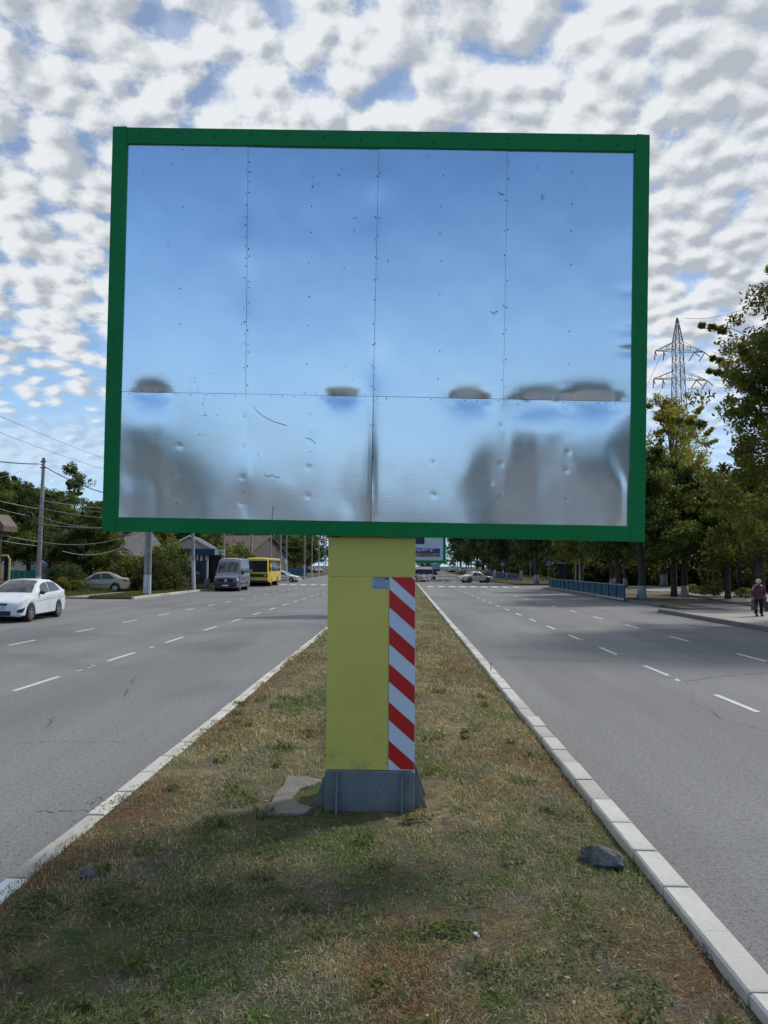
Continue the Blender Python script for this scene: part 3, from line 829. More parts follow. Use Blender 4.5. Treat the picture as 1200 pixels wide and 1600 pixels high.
for y in (234, 323, 383, 451, 506): rivet(286 - (y - 234) * .015 + rr.uniform(-1, 1), y)
for x in np.arange(200, 980, 17.0):
    rivet(x + rr.uniform(-5, 5), hs(x) + (3 if rr.random() < .5 else -3), .0045)
for (x, y) in DENTS: rivet(x, y, .0048)
for y in (665, 716, 770): rivet(579.5, y, .006); rivet(583.5, y - 1, .005)
rv.build('rivets', mat('rivet_dark', (0.05, 0.055, 0.06), 0.5, metal=.4), bill)['kind'] = 'stuff'
rv = MB()
def screw(px, py):
    c = loc(P(px, py, FF + .0032)); q = BN.to_track_quat('Z', 'Y')
    V = [c + q @ Vector((math.cos(a) * .006, math.sin(a) * .006, .0)) for a in [k * math.pi / 3 for k in range(6)]]
    V2 = [v + BN * .003 for v in V]
    rv.add(V + V2, [(k, (k + 1) % 6, 6 + (k + 1) % 6, 6 + k) for k in range(6)] + [tuple(range(6, 12))])
for x in np.arange(222, 985, 57.): screw(x, 206 + (x - 178) * 13 / 836 + rr.uniform(2, 14))
for y in (240, 300, 378, 425, 452, 530, 556, 600, 660, 694, 768): screw(184 - (y - 230) * .022 - 4 + rr.uniform(-3, 5), y)
for y in (260, 330, 411, 470, 545, 610, 672, 740, 800): screw(1003 - (y - 230) * .01 + rr.uniform(-6, 6), y)
rv.build('rail_screws', M_black, bill)['kind'] = 'stuff'
# scratch on the lower left sheet, stick mark at its foot
sc = MB()
for pts in ([(396, 633), (400, 641), (412, 651), (428, 659), (448, 665)], [(478, 684), (486, 687), (494, 693)], [(427, 791), (425, 811)],
            [(412, 741), (418, 745), (424, 742), (432, 746), (438, 745)], [(765, 486), (772, 492), (778, 486), (770, 489)], [(776, 300), (788, 305), (780, 304)]):
    V = []
    for i, (x, y) in enumerate(pts):
        r_ = float(relief(np.array([float(x)]), np.array([float(y)]))[0])
        V += [loc(P(x, y - .55, r_ + .0042)), loc(P(x, y + .55, r_ + .0042))] if pts[0][0] != 427 else [loc(P(x - .6, y, r_ + .0042)), loc(P(x + .6, y, r_ + .0042))]
    sc.add(V, [(2 * i, 2 * i + 2, 2 * i + 3, 2 * i + 1) for i in range(len(pts) - 1)])
sc.build('scratches', mat('scratch_grey', (0.20, 0.24, 0.28), 0.7), bill)['kind'] = 'stuff'

# --- the post
def wear(m, col, scale, lo, hi, zfade=None):
    t = NT(m.node_tree); b = [n_ for n_ in m.node_tree.nodes if n_.type == 'BSDF_PRINCIPLED'][0]
    src = b.inputs['Base Color'].links[0].from_socket; v = t.new('ShaderNodeTexCoord').outputs['Object']
    f = t.smooth(t.noise(v, scale, 9, 0.72, 0.3), lo, hi)
    if zfade:
        sp = t.new('ShaderNodeSeparateXYZ'); t.link(v, sp.inputs[0]); f = t.math('MULTIPLY', f, t.smooth(sp.outputs[2], zfade[1], zfade[0]))
    t.link(t.mix(f, src, col), b.inputs['Base Color'])
M_yellow = mat('yellow_panel', (0.66, 0.575, 0.115), 0.55, var=0.05, vscale=1.5, dirt=((0.60, 0.52, 0.085), 3.5, 0.60))
M_yellow2 = mat('yellow_panel_faded', (0.625, 0.55, 0.125), 0.62, var=0.03, vscale=1.2)
yf = 6.03
def col_pt(px, py, Y=yf): return at(px, py, Y)
zb_, zt_ = col_pt(580, 1203).z, col_pt(580, 839).z
xl, xr = col_pt(511, 1020).x, col_pt(648.6, 1020).x
zsp = col_pt(580, 901.5).z
xs_ = col_pt(607.3, 1050).x
wid = .68; dep = .42
z0 = BL.z
def lb(cx, cy, cz, sx, sy, sz): return ((cx - BL.x, cy - BL.y, cz - BL.z), (sx, sy, sz))
core = MB().box(*lb((xl + xr) / 2, yf + .012 + dep / 2, (zb_ + zt_) / 2 + .05, xr - xl - .01, dep, zt_ - zb_ + .1)).build('post_core', M_yellow, bill)
MB().box(*lb((xl + xs_) / 2 - .001, yf + .006, (zb_ + zsp) / 2, xs_ - xl - .003, .012, zsp - zb_)).build('yellow_panel', M_yellow, bill)
MB().box(*lb((xl + xr) / 2, yf + .005, (zsp + .0015 + zt_ - .004) / 2, xr - xl, .014, zt_ - zsp - .006)).build('upper_yellow_panel', M_yellow2, bill)
stripe_back = MB().box(*lb((xs_ + xr) / 2 + .001, yf + .004, (zb_ + zsp) / 2, xr - xs_ - .002, .012, zsp - zb_)).build('hazard_plate', mat('reflective_white', (0.62, 0.70, 0.80), 0.4, var=.04), bill)
M_red = mat('reflective_red', (0.56, 0.012, 0.010), 0.38, var=.06)
# stripes run down to the right at 40 degrees; (pixel y of the upper edge at the left side)
def ypix(y): return col_pt(628, y).z
SLOPE = 34.0
for yl in (872, 921, 978, 1037, 1097, 1157):                # upper edge height at the left side of the plate; stripes drop SLOPE px to the right
    yl0, h_ = yl, 28
    poly = [(0.0, yl0), (1.0, yl0 + SLOPE + 1), (1.0, yl0 + SLOPE + 1 + h_), (0.0, yl0 + h_)]
    # clip to plate range
    def clip(poly, lim, keep_below):
        out = []
        for i in range(len(poly)):
            a, b = poly[i], poly[(i + 1) % len(poly)]
            ia = a[1] >= lim if keep_below else a[1] <= lim; ib = b[1] >= lim if keep_below else b[1] <= lim
            if ia: out.append(a)
            if ia != ib:
                t_ = (lim - a[1]) / (b[1] - a[1]); out.append((a[0] + (b[0] - a[0]) * t_, lim))
        return out
    poly = clip(clip(poly, 902.0, True), 1202.0, False)
    if len(poly) < 3: continue
    pp = [((xs_ + .0035 + u * (xr - xs_ - .006)) - BL.x, ypix(y) - BL.z) for u, y in poly]
    MB().prism(pp, 'y', yf - .0045 - BL.y, yf - .0015 - BL.y).build('red_stripe', M_red, bill)
wear(M_yellow, (.30, .27, .16), 6, .50, .72, (.25, .75))
wear(M_yellow, (.40, .33, .10), 22, .70, .76)
wear(M_red, (.38, .10, .08), 26, .66, .74)
# sticker with phone numbers
stk = MB().box(*lb(col_pt(594, 911).x, yf - .0015, (col_pt(594, 902.5).z + col_pt(594, 920).z) / 2, .128, .003, col_pt(594, 902.5).z - col_pt(594, 920.5).z)).build('sticker', mat('sticker_grey', (0.34, 0.42, 0.52), .5, var=.05), bill)

def text_mesh(name, body, size, mat_, parent, location, rot, align='CENTER', ext=0.0, sx=1.0):
    cu = bpy.data.curves.new(name, 'FONT'); cu.body = body; cu.size = size; cu.align_x = align; cu.align_y = 'CENTER'; cu.extrude = ext
    o = bpy.data.objects.new(name, cu); COL.objects.link(o)
    dg = bpy.context.evaluated_depsgraph_get(); dg.update()
    me = bpy.data.meshes.new_from_object(o.evaluated_get(dg)); me.materials.clear(); me.materials.append(mat_)
    bpy.data.objects.remove(o); me.name = name
    t = link_mesh(name, me, parent); t.location = location; t.rotation_euler = rot; t.scale.x = sx
    return t
M_ink = mat('ink_navy', (0.02, 0.035, 0.08), .6)
sx0, sz0 = col_pt(594, 911).x - BL.x, 0
for dz, tx, sz in ((.038, 'РЕКЛАМА', .020), (.019, 'г. Мариуполь', .012), (-.006, 'тел. отдела рекламы', .011), (-.030, '096 110 87 60', .018)):
    text_mesh('lettering', tx, sz, M_ink, stk, (sx0, yf - .0042 - BL.y, (col_pt(594, 902.5).z + col_pt(594, 920).z) / 2 + dz - BL.z), (R(90), 0, 0))
MB().box(*lb(col_pt(604.8, 904).x, yf - .0042, col_pt(605, 904).z, .018, .0015, .018)).build('logo_square', M_ink, stk)
# footing: steel skirt with gussets
M_foot = mat('blue_grey_steel', (0.165, 0.185, 0.195), 0.55, var=.12, vscale=4, bump=.1, bscale=20, dirt=((0.10, 0.115, 0.125), 6, .58))
wear(M_foot, (.085, .05, .035), 14, .60, .70); wear(M_foot, (.15, .125, .09), 8, .42, .62, (-.1, .13))
zf0 = .10; fy = yf - .035
zft = zb_ - .004
xl2, xr2 = xl - .0, xr + .0
MB().box(*lb((xl2 + xr2) / 2, fy + .26, (zf0 + zft) / 2, xr2 - xl2, .52, zft - zf0)).build('steel_foot', M_foot, bill, bevel=.004)
for gx in (col_pt(527.5, 1230).x, col_pt(628, 1230).x):
    poly = [(fy - .002 - BL.y, zf0 - BL.z), (fy - .10 - BL.y, zf0 - BL.z), (fy - .035 - BL.y, zft - .02 - BL.z), (fy - .032 - BL.y, zft + .008 - BL.z), (fy - .002 - BL.y, zft + .008 - BL.z)]
    MB().prism(poly, 'x', gx - .007 - BL.x, gx + .007 - BL.x).build('gusset', mat('gusset_steel', (.12, .15, .19), .45, var=.15), bill)
for s, xe in ((-1, xl2), (1, xr2)):
    for yy in (fy + .10, fy + .42):
        poly = [(xe + s * .001 - BL.x, zf0 - BL.z), (xe + s * .115 - BL.x, zf0 - BL.z), (xe + s * .001 - BL.x, zft - .015 - BL.z)]
        MB().prism(poly, 'y', yy - .006 - BL.y, yy + .006 - BL.y).build('side_gusset', M_foot, bill)
# brackets between post and board
for cx in (.28, -.28):
    MB().box(*lb((xl + xr) / 2 + cx, yf + .12, zt_ + .75, .07, .24, 1.5)).build('bracket', M_dark, bill)

# concrete slab left of the foot
sl = [G(*q_, .13) for q_ in ((449, 1219), (470, 1218), (503, 1224), (489, 1232), (468, 1238), (456, 1252), (466, 1262), (489, 1268), (474, 1279), (440, 1278), (412, 1280), (414, 1270), (424, 1259), (431, 1243), (441, 1235))]
mb = MB(); c0 = sum(sl, Vector()) / len(sl)
mb.prism([(p.x - c0.x, p.y - c0.y) for p in sl], 'z', -.08, .055)
o = mb.build('concrete_slab', mat('slab_concrete', (0.17, 0.16, 0.14), .9, var=.25, vscale=7, bump=.9, bscale=22, dirt=((.15, .13, .10), 8, .55)), bevel=.010); o.location = (c0.x, c0.y, .112)
tag(o, 'flat worn concrete slab sunk in the turf left of the yellow post foot', 'slab')

# ------------------------------------------------------------------ second billboard up the median
def second_board():
    D = 33.0
    xr_, zb2 = at(696.5, 880, D).x, at(696, 880, D).z
    W, H, f = 4.15, 3.15, .115
    x0 = xr_ - W
    r = empty('billboard', (x0 + W / 2, D, .14), 0, 'far green framed billboard with a blue banner poster, partly hidden by the yellow post', 'billboard')
    z = zb2 - .14; h = W / 2
    for nm, c, s in (('bottom_rail', (0, 0, z + f / 2), (W, .06, f)), ('top_rail', (0, 0, z + H - f / 2), (W, .06, f)),
                     ('side_rail', (-h + f / 2, 0, z + H / 2), (f, .06, H - 2 * f - .01)), ('side_rail', (h - f / 2, 0, z + H / 2), (f, .06, H - 2 * f - .01))):
        MB().box(c, s).build(nm, M_green, r)
    MB().box((0, .22, z + H / 2), (W - .02, .36, H - .02)).build('casing', M_green, r)
    MB().box((0, .01, z + H / 2), (W - 2 * f, .03, H - 2 * f)).build('white_sheet', mat('white_sheet', (.50, .58, .62), .6, var=.06), r)
    po = MB().box((-.42, -.012, z + 1.0), (W - 2 * f - 1.1, .008, .0)).v
    pw = at(687.5, 860, D).x - r.location.x
    zt, zm, zl = at(680, 856.5, D).z - .14, at(680, 864.5, D).z - .14, at(680, 870, D).z - .14
    pl = -h + f + .05
    ps = MB().add([(pl, -.010, zm), (pw, -.010, zm), (pw, -.010, zt - .02), (pl, -.010, zt + .15)], [(0, 1, 2, 3)]).build('banner_top', mat('banner_blue', (.045, .040, .22), .6), r)
    MB().add([(pl, -.010, zl), (pw, -.010, zl), (pw, -.010, zm - .003), (pl, -.010, zm - .003)], [(0, 1, 2, 3)]).build('banner_fields', mat('field_ochre', (.22, .17, .09), .8, var=.5, vscale=1.5), r)
    tx = at(660, 860, D).x - r.location.x
    text_mesh('lettering', 'за Україну!', .25, mat('poster_white', (.7, .72, .78), .6), r, (tx - .15, -.014, (zt + zm) / 2 + .06), (R(90), 0, 0))
    dk = at(655, 850, D); MB().box((dk.x - r.location.x - .35, -.012, z + H * .40 + .3), (1.15, .008, 1.5)).build('dark_picture', mat('picture_dark', (.03, .03, .04), .6, var=.5), r)
    MB().box((0, .22, z / 2), (.66, .4, z)).build('post', M_dark, r)
    MB().box((0, .22, .12), (.8, .5, .3)).build('steel_foot', M_foot, r)
second_board()
#PART2
# ------------------------------------------------------------------ trees
PAL = {
    'green': [(.065, .105, .022), (.13, .165, .028), (.035, .065, .016)],
    'olive': [(.10, .125, .022), (.065, .09, .018), (.22, .20, .034)],
    'yellow': [(.52, .43, .06), (.36, .36, .05), (.40, .28, .05), (.20, .22, .04)],
    'dark': [(.022, .042, .014), (.035, .055, .018), (.018, .035, .014)],
    'rust': [(.13, .075, .030), (.075, .070, .025), (.16, .11, .035), (.05, .06, .02)],
    'blue': [(.045, .095, .040), (.07, .12, .048), (.032, .07, .032)],
}
def leaves(clumps, per, size, palette, rs, flat=.6, tipcol=None, ztop=None):
    """clumps (n,4): x y z r -> leaf quads"""
    c = np.asarray(clumps); n = len(c) * per; k = np.repeat(np.arange(len(c)), per)
    d = rs.normal(size=(n, 3)); d /= np.linalg.norm(d, axis=1)[:, None]
    rad = c[k, 3] * rs.rand(n) ** .45
    p = c[k, :3] + d * rad[:, None] * np.array([1, 1, flat])
    a = rs.normal(size=(n, 3)); a /= np.linalg.norm(a, axis=1)[:, None]
    b = rs.normal(size=(n, 3)) + np.array([0, 0, .6]); b -= a * (a * b).sum(1)[:, None]; b /= np.linalg.norm(b, axis=1)[:, None]
    t = np.cross(a, b); s = size * rs.uniform(.6, 1.4, n)[:, None]
    V = np.stack([p - a * s, p - t * s * .45, p + a * s, p + t * s * .45], 1).reshape(-1, 3)
    pal = np.array(PAL[palette]); ck = rs.randint(0, len(pal), len(c))
    mixk = np.where(rs.rand(n) < .7, ck[k], rs.randint(0, len(pal), n))
    col = pal[mixk] * rs.uniform(.65, 1.35, n)[:, None] * rs.uniform(.55, 1.4, len(c))[k][:, None]
    if tipcol is not None:
        w = np.clip((p[:, 2] - ztop[0]) / (ztop[1] - ztop[0]), 0, 1) * (rs.rand(len(c))[k] < .8)
        tp = np.array(PAL[tipcol])[rs.randint(0, len(PAL[tipcol]), n)] * rs.uniform(.7, 1.3, n)[:, None]
        col = col * (1 - w[:, None]) + tp * w[:, None]
    C = np.repeat(np.c_[col, np.ones(n)][:, None], 4, 1).reshape(-1, 4)
    return V, np.arange(n * 4).reshape(n, 4), C

def tree_meshes(seed, H, Rc, z0, palette, nclump=140, per=90, size=.09, lobes=9, trunk_r=.2, white=1.3, tip=None, shape=1.0, clump_r=.55, loose=0):
    """irregular crown of leaf clumps gathered on limbs; trunk with limbs"""
    rs = np.random.RandomState(seed); rr = random.Random(seed)
    zc = (H + z0) / 2; hh = (H - z0) / 2
    L = []                                                     # lobes: centre, radius
    for i in range(lobes):
        u = (i + .5) / lobes; zz = z0 + (H - z0) * (.12 + .80 * u)
        prof = math.sin(math.pi * (.30 + .64 * u)) ** .8 * shape + (1 - shape) * .5
        rad = Rc * .55 * prof * rr.uniform(.7, 1.05); a = i * 2.4 + rr.uniform(-.5, .5)
        L.append((rad * math.cos(a), rad * math.sin(a), zz, Rc * rr.uniform(.36, .56) * (1.0 - .35 * u)))
    cl = []
    for i in range(nclump):
        l = L[rs.randint(len(L))]; d = rs.normal(size=3); d /= np.linalg.norm(d)
        q = l[3] * (rs.rand() ** .35)
        z_ = l[2] + d[2] * q * .85
        if z_ < z0: z_ = z0 + rs.rand() * .5
        cl.append((l[0] + d[0] * q, l[1] + d[1] * q, min(z_, H), clump_r * rs.uniform(.55, 1.25)))
    for i in range(loose):                                     # sprays that stand out of the outline
        l = L[rs.randint(len(L))]; d = rs.normal(size=3); d[2] = abs(d[2]) * .6; d /= np.linalg.norm(d)
        for j in range(3): cl.append(tuple(np.array(l[:3]) + d * l[3] * (1.02 + .16 * j)) + (clump_r * (.5 - .1 * j),))
    V, F, C = leaves(cl, per, size, palette, rs, .7, tip, (H * .72, H * .92) if tip else None)
    crown = np_mesh('crown', V, F, M_leaf, False, C)
    tb = MB(); ztr = z0 + (H - z0) * .45
    tb.path([(0, 0, -.1), (.02, .01, .35), (.05, -.03, z0 * .7), (-.04, .05, z0 + .5), (.06, 0, ztr), (0, 0, H * .86)],
            [trunk_r * 1.35, trunk_r * 1.02, trunk_r * .9, trunk_r * .75, trunk_r * .45, trunk_r * .08], 9, 0)
    for l in L:
        zs = max(z0 * .8, min(l[2] - l[3] * .9, ztr)); mid = (l[0] * .5 + rr.uniform(-.15, .15), l[1] * .5, (zs + l[2]) / 2 + .1)
        tb.path([(0, 0, zs), mid, (l[0], l[1], l[2] + l[3] * .3)], [trunk_r * .42, trunk_r * .28, trunk_r * .08], 6)
        for j in range(3):
            d = rs.normal(size=3); d /= np.linalg.norm(d)
            e = (l[0] + d[0] * l[3] * .9, l[1] + d[1] * l[3] * .9, l[2] + d[2] * l[3] * .7)
            tb.path([mid, ((mid[0] + e[0]) / 2, (mid[1] + e[1]) / 2, (mid[2] + e[2]) / 2 + .15), e], [trunk_r * .2, trunk_r * .12, trunk_r * .03], 5)
    trunk = tb.mesh('trunk', M_bark, True)
    wh = None
    if white:
        wm = MB(); rings = []
        for z, r in ((-.05, trunk_r * 1.37 + .012), (.35, trunk_r * 1.04 + .012), (white * .99, trunk_r * .96 + .012)):
            rings.append([(r * math.cos(a) + (.02 if z > .1 else 0), r * math.sin(a), z) for a in [k * 2 * math.pi / 10 for k in range(10)]])
        wh = wm.loft(rings).mesh('whitewash_band', M_white_bark, True)
    return trunk, crown, wh

def put_tree(name, meshes, x, y, z=0.0, sc=1.0, sz=None, rz=0.0, label=None, cat='tree', group=None):
    r = empty(name, (x, y, z), rz, label, cat, group); r.scale = (sc, sc, sz or sc)
    tr, cr, wh = meshes
    if tr is not None: link_mesh('trunk', tr, r) if name != 'shrub' else link_mesh('stems', tr, r)
    link_mesh('crown' if name != 'shrub' else 'foliage', cr, r)
    if wh is not None: link_mesh('whitewash_band', wh, r)
    return r

T_big = tree_meshes(21, 13.2, 6.3, 2.6, 'olive', nclump=900, per=110, size=.085, lobes=22, trunk_r=.26, tip='rust', loose=26, clump_r=.50)
T_mid = tree_meshes(22, 9.0, 4.0, 2.4, 'green', nclump=380, per=100, size=.095, lobes=11, trunk_r=.24, white=.85, loose=12, clump_r=.6)
T_mid2 = tree_meshes(23, 8.4, 3.8, 2.4, 'blue', nclump=340, per=90, size=.10, lobes=10, trunk_r=.22, white=.8, loose=10, clump_r=.6)
T_back = tree_meshes(29, 9.4, 4.4, .9, 'dark', nclump=300, per=60, size=.14, lobes=11, trunk_r=.24, white=0, loose=12, clump_r=.7)
T_yel = tree_meshes(24, 13.4, 3.7, 5.2, 'yellow', nclump=230, per=75, size=.10, lobes=10, trunk_r=.2, white=0, loose=22, clump_r=.55)
T_pop = tree_meshes(25, 17.0, 2.2, 1.6, 'dark', nclump=150, per=60, size=.17, lobes=12, trunk_r=.2, white=1.4, loose=10, clump_r=.7)
T_olive = tree_meshes(26, 7.5, 3.2, 2.7, 'olive', nclump=170, per=80, size=.11, lobes=9, trunk_r=.16, white=0, loose=8, clump_r=.6)
T_sparse = tree_meshes(27, 11.0, 2.1, 3.0, 'blue', nclump=60, per=70, size=.12, lobes=8, trunk_r=.14, white=0, loose=12, clump_r=.5)
def shrub_meshes(seed, H, Rc, palette, nclump=55, per=80, size=.07, cone=False):
    rs = np.random.RandomState(seed); cl = []
    for i in range(nclump):
        a = rs.uniform(0, 2 * np.pi); u = rs.rand(); 
        if cone: r = Rc * (1 - u) ** .75 * rs.rand() ** .4; z = .1 + u * (H - .15)
        else: r = Rc * math.sqrt(max(0, 1 - (u * 1.05 - .1) ** 2)) * rs.rand() ** .35; z = .1 + u * H * .9
        cl.append((r * math.cos(a), r * math.sin(a), z, (Rc * .30 if not cone else Rc * .32) * rs.uniform(.7, 1.3)))
    V, F, C = leaves(cl, per, size, palette, rs, .8)
    tb = MB()
    for j in range(5):
        a = j * 1.26; tb.path([(0, 0, -.05), (Rc * .25 * math.cos(a), Rc * .25 * math.sin(a), H * .4), (Rc * .5 * math.cos(a), Rc * .5 * math.sin(a), H * .75)] if not cone else [(0, 0, -.05), (0, 0, H * .4), (0, 0, H * .8)], [.03, .02, .006], 5)
    return tb.mesh('stems', M_bark, True), np_mesh('foliage', V, F, M_leaf, False, C), None
S_dark = shrub_meshes(31, 2.6, 1.6, 'dark', 70, 90, .08)
S_green = shrub_meshes(32, 2.2, 1.5, 'green', 60, 90, .08)
S_olive = shrub_meshes(33, 1.8, 1.5, 'olive', 60, 80, .075)
S_low = shrub_meshes(34, .8, .7, 'olive', 34, 70, .05)
S_cone = shrub_meshes(35, 1.55, .42, 'dark', 46, 60, .045, cone=True)
S_thin = shrub_meshes(36, 2.0, .45, 'dark', 46, 60, .045, cone=True)

# -- right side
put_tree('tree', T_big, 15.7, 27.4, .1, 1.0, rz=2.1, label='tall leafy tree overhanging the pavement at the right edge, rusty leaves at its top')
put_tree('tree', T_mid, 14.7, 48.0, .1, 1.03, rz=.4, label='broad dark green tree with a whitewashed trunk behind the near end of the blue fence')
put_tree('tree', T_yel, 18.6, 53.5, .1, 1.04, rz=1.0, label='tall thin tree with yellow autumn leaves in front of the pylon')
put_tree('tree', T_mid2, 18.8, 52.0, .1, 1.0, rz=2.0, label='dark tree with a whitewashed trunk, second one right of the blue fence')
put_tree('tree', T_mid, 20.6, 45.6, .1, .86, rz=2.9, label='bright green tree with a whitewashed trunk in front of the conical bushes')
put_tree('tree', T_olive, 21.0, 50.5, .1, 1.12, rz=.9, label='olive green tree behind the conical bushes')
put_tree('tree', T_olive, 18.2, 39.5, .1, .98, .92, rz=3.3, label='yellow green tree filling the gap between the pylon tree and the right edge tree')
put_tree('tree', T_mid2, 27.3, 60.0, .1, 1.15, rz=2.5, label='dark tree beyond the service road behind the walking woman')
put_tree('tree', T_mid, 33.5, 52.0, .1, 1.1, rz=1.5, label='dark green tree at the far side of the service road, at the right picture edge')
rowl = ['green tree over the middle of the blue fence', 'pale green tree above the far half of the blue fence', 'dark tree at the far end of the blue fence', 'dark tree behind the far crossing sign']
for i, (x, y, m, s) in enumerate([(16.0, 58, T_mid2, 1.0), (15.4, 67, T_olive, 1.05), (20.5, 76, T_mid, 1.1), (24.0, 84, T_mid2, 1.1)]):
    put_tree('tree', m, x, y, .1, s, rz=i * 1.7, label=rowl[i])
rr = random.Random(41)
for i in range(15):
    y = 96 + i * 10 + rr.uniform(-2, 2); x = 17.0 + rr.uniform(-1.5, 2.5)
    put_tree('poplar_tree', T_pop if i % 3 else T_mid2, x, y, gzf(y) + .1, rr.uniform(.85, 1.1) * (1.5 if i % 3 == 0 else 1), rz=rr.uniform(0, 6),
             label='tall dark tree in the row along the far right side of the road', group='trees along the far right side of the road')
for i in range(14):
    y = 92 + i * 13 + rr.uniform(-3, 3); x = 25 + i * .5 + rr.uniform(-2, 6)
    put_tree('tree', [T_mid, T_mid2, T_olive][i % 3], x, y, gzf(y) + .1, rr.uniform(1.2, 1.6), rz=rr.uniform(0, 6),
             label='dark tree in the second row behind the far right roadside', group='trees of the second row on the far right')
for i, (x, y) in enumerate([(38, 62), (43, 70), (31, 72), (47, 58), (50, 78), (37, 82), (44, 50), (41, 88)]):
    put_tree('tree', [T_mid, T_mid2, T_olive][i % 3], x, y, .08, 1.2 + .1 * (i % 3), rz=i, label='dark tree in the park beyond the service road', group='trees of the park beyond the service road')
# clipped conical bushes and flower bed
spots = [(1104, 921, S_thin, 'tallest conical bush in the flower bed, leftmost of the row'), (1112, 922, S_thin, 'second conical bush from the left in the flower bed'),
         (1122, 923, S_thin, 'third conical bush from the left in the flower bed'), (1134, 925, S_cone, 'conical bush in the bed left of the last one'),
         (1147, 927, S_cone, 'rightmost conical dark bush in the flower bed')]
for q in spots:
    p = G(q[0], q[1] + 4, .13); put_tree('shrub', q[2], p.x, p.y, .12, .95, rz=q[0], label=q[3], cat='bush', group='conical bushes in the flower bed')
for i, (a, b, m, lb_) in enumerate([(1100, 929, S_low, 'dark low rounded bush at the left end of the flower bed'), (1115, 930, S_low, 'low round bush below the tallest conical bushes'),
                             (1082, 926, S_low, 'small round bush left of the flower bed'), (1165, 934, S_low, 'ragged yellow green bush left of the walking woman')]):
    p = G(a, b, .13); put_tree('shrub', m, p.x, p.y, .1, .9, .75, rz=i, label=lb_, cat='bush')
for i, (x, y, s) in enumerate([(32, 62, 1.3), (36, 70, 1.4), (30.5, 53, 1.1), (41, 74, 1.6), (33, 78, 1.5), (39, 66, 1.3), (30, 47, .8)]):
    put_tree('shrub', [S_green, S_dark][i % 2], x, y, .05, s, rz=i, label='green bush along the far edge of the service road', cat='bush', group='bushes along the service road')
# garden kerb of the bed
mb = MB(); a, b = G(1062, 929, .13), G(1180, 948, .13)
mb.path([(a.x, a.y, .16), ((a.x + b.x) / 2, (a.y + b.y) / 2, .16), (b.x, b.y, .16)], .05, 4)
o = mb.build('bed_edging', M_kerb_dark); tag(o, 'low dark edging strip along the front of the flower bed', 'edging')

# -- blue sheet fences along the right verge
M_fence = mat('fence_blue', (0.018, 0.075, 0.130), 0.7, spec=.2, var=.2, vscale=2, dirt=((.05, .07, .08), 3, .6))
def sheet_fence(p0, p1, n, h, label, zb=.12):
    p0, p1 = Vector(p0), Vector(p1); r = empty('roadside_fence', (p0.x, p0.y, zb), 0, label, 'fence')
    d = (p1 - p0) / n; ang = math.atan2(d.y, d.x); L = d.length
    mb = MB(); k = 5
    V = []; 
    for i in range(k * 2 + 1):
        x = L * .985 * i / (k * 2); yy = .012 * (1 if i % 2 else -1); V += [(x, yy, .10), (x, yy, h)]
    F = [(2 * i, 2 * i + 2, 2 * i + 3, 2 * i + 1) for i in range(k * 2)]
    pm = mb.add(V, F).mesh('panel', M_fence)
    po = MB().box((0, .05, h / 2), (.06, .06, h + .04)).mesh('fence_post', M_fence)
    for i in range(n + 1):
        q = Vector((d.x, d.y, 0)) * i
        o = link_mesh('fence_post', po, r); o.location = q; o.rotation_euler.z = ang
        if i < n:
            o = link_mesh('panel', pm, r); o.location = q; o.rotation_euler.z = ang
    rl = MB().tube(Vector((0, 0, h + .02)), Vector((p1.x - p0.x, p1.y - p0.y, h + .02)), .03, n=6).build('top_rail', mat('rail_grey', (.12, .18, .22), .5), r)
    pb = MB().box((0, 0, 0), ((p1 - p0).length, .14, .14), rot=None).build('plinth', M_concrete, r); pb.location = ((p1.x - p0.x) / 2, (p1.y - p0.y) / 2, .03)
    pb.rotation_euler.z = ang
a, b = G(977, 937.5, .12), G(859, 918.5, .12)
sheet_fence(a, b, 14, .86, 'long blue corrugated sheet fence along the right verge')
a, b = G(809, 907, .12), G(742, 899.5, .12)
sheet_fence(a, b, 14, 1.0, 'blue sheet fence beyond the junction on the right')

# -- signs, lamps
M_signblue = mat('sign_blue', (.03, .14, .42), .4, var=.05)
M_pole = mat('pole_grey', (.30, .31, .32), .5, var=.1)
def crossing_sign(px, py, z, label, rz=0.0, h=3.0, s=.75):
    p = G(px, py, z); r = empty('crossing_sign', (p.x, p.y, z), rz, label, 'road sign')
    MB().tube((0, .03, 0), (0, .03, h), .035, n=8).build('sign_pole', M_pole, r)
    pl = MB().box((0, 0, h - s / 2), (s, .02, s)).build('sign_plate', M_signblue, r)
    MB().prism([(-s * .38, h - s * .88), (s * .38, h - s * .88), (0, h - s * .12)], 'y', -.016, -.0105).build('white_triangle', M_white_paint, pl)
    f = MB(); c = h - s * .62
    f.ell((0.01, -.02, c + s * .24), (s * .035, .004, s * .035), 8, 5)
    for a_, b_ in (((0, c + .16 * s), (0, c)), ((0, c), (-.10 * s, c - .20 * s)), ((0, c), (.09 * s, c - .20 * s)), ((0, c + .14 * s), (.10 * s, c + .02 * s)), ((0, c + .14 * s), (-.09 * s, c + .03 * s))):
        f.tube((a_[0], -.02, a_[1]), (b_[0], -.02, b_[1]), .018 * s / .75, n=5)
    f.build('pictogram', M_black, pl)['kind'] = 'stuff'
    return r
crossing_sign(785.5, 904, .12, 'blue pedestrian crossing sign beside the far blue fence', .05)
crossing_sign(857.5, 911, .12, 'dim blue pedestrian crossing sign in the shade of the trees', -.15, 2.9)
p = G(829, 905.5, .12); r = empty('park_lamp', (p.x, p.y, .12), 0, 'short grey lamp post with a cone shade near the junction', 'street lamp')
MB().tube((0, 0, 0), (0, 0, 3.6), .05, .04).build('lamp_pole', M_pole, r)
MB().tube((0, 0, 3.55), (0, 0, 3.95), .10, .26, 10).build('lamp_shade', mat('lamp_shade', (.55, .57, .58), .5), r)

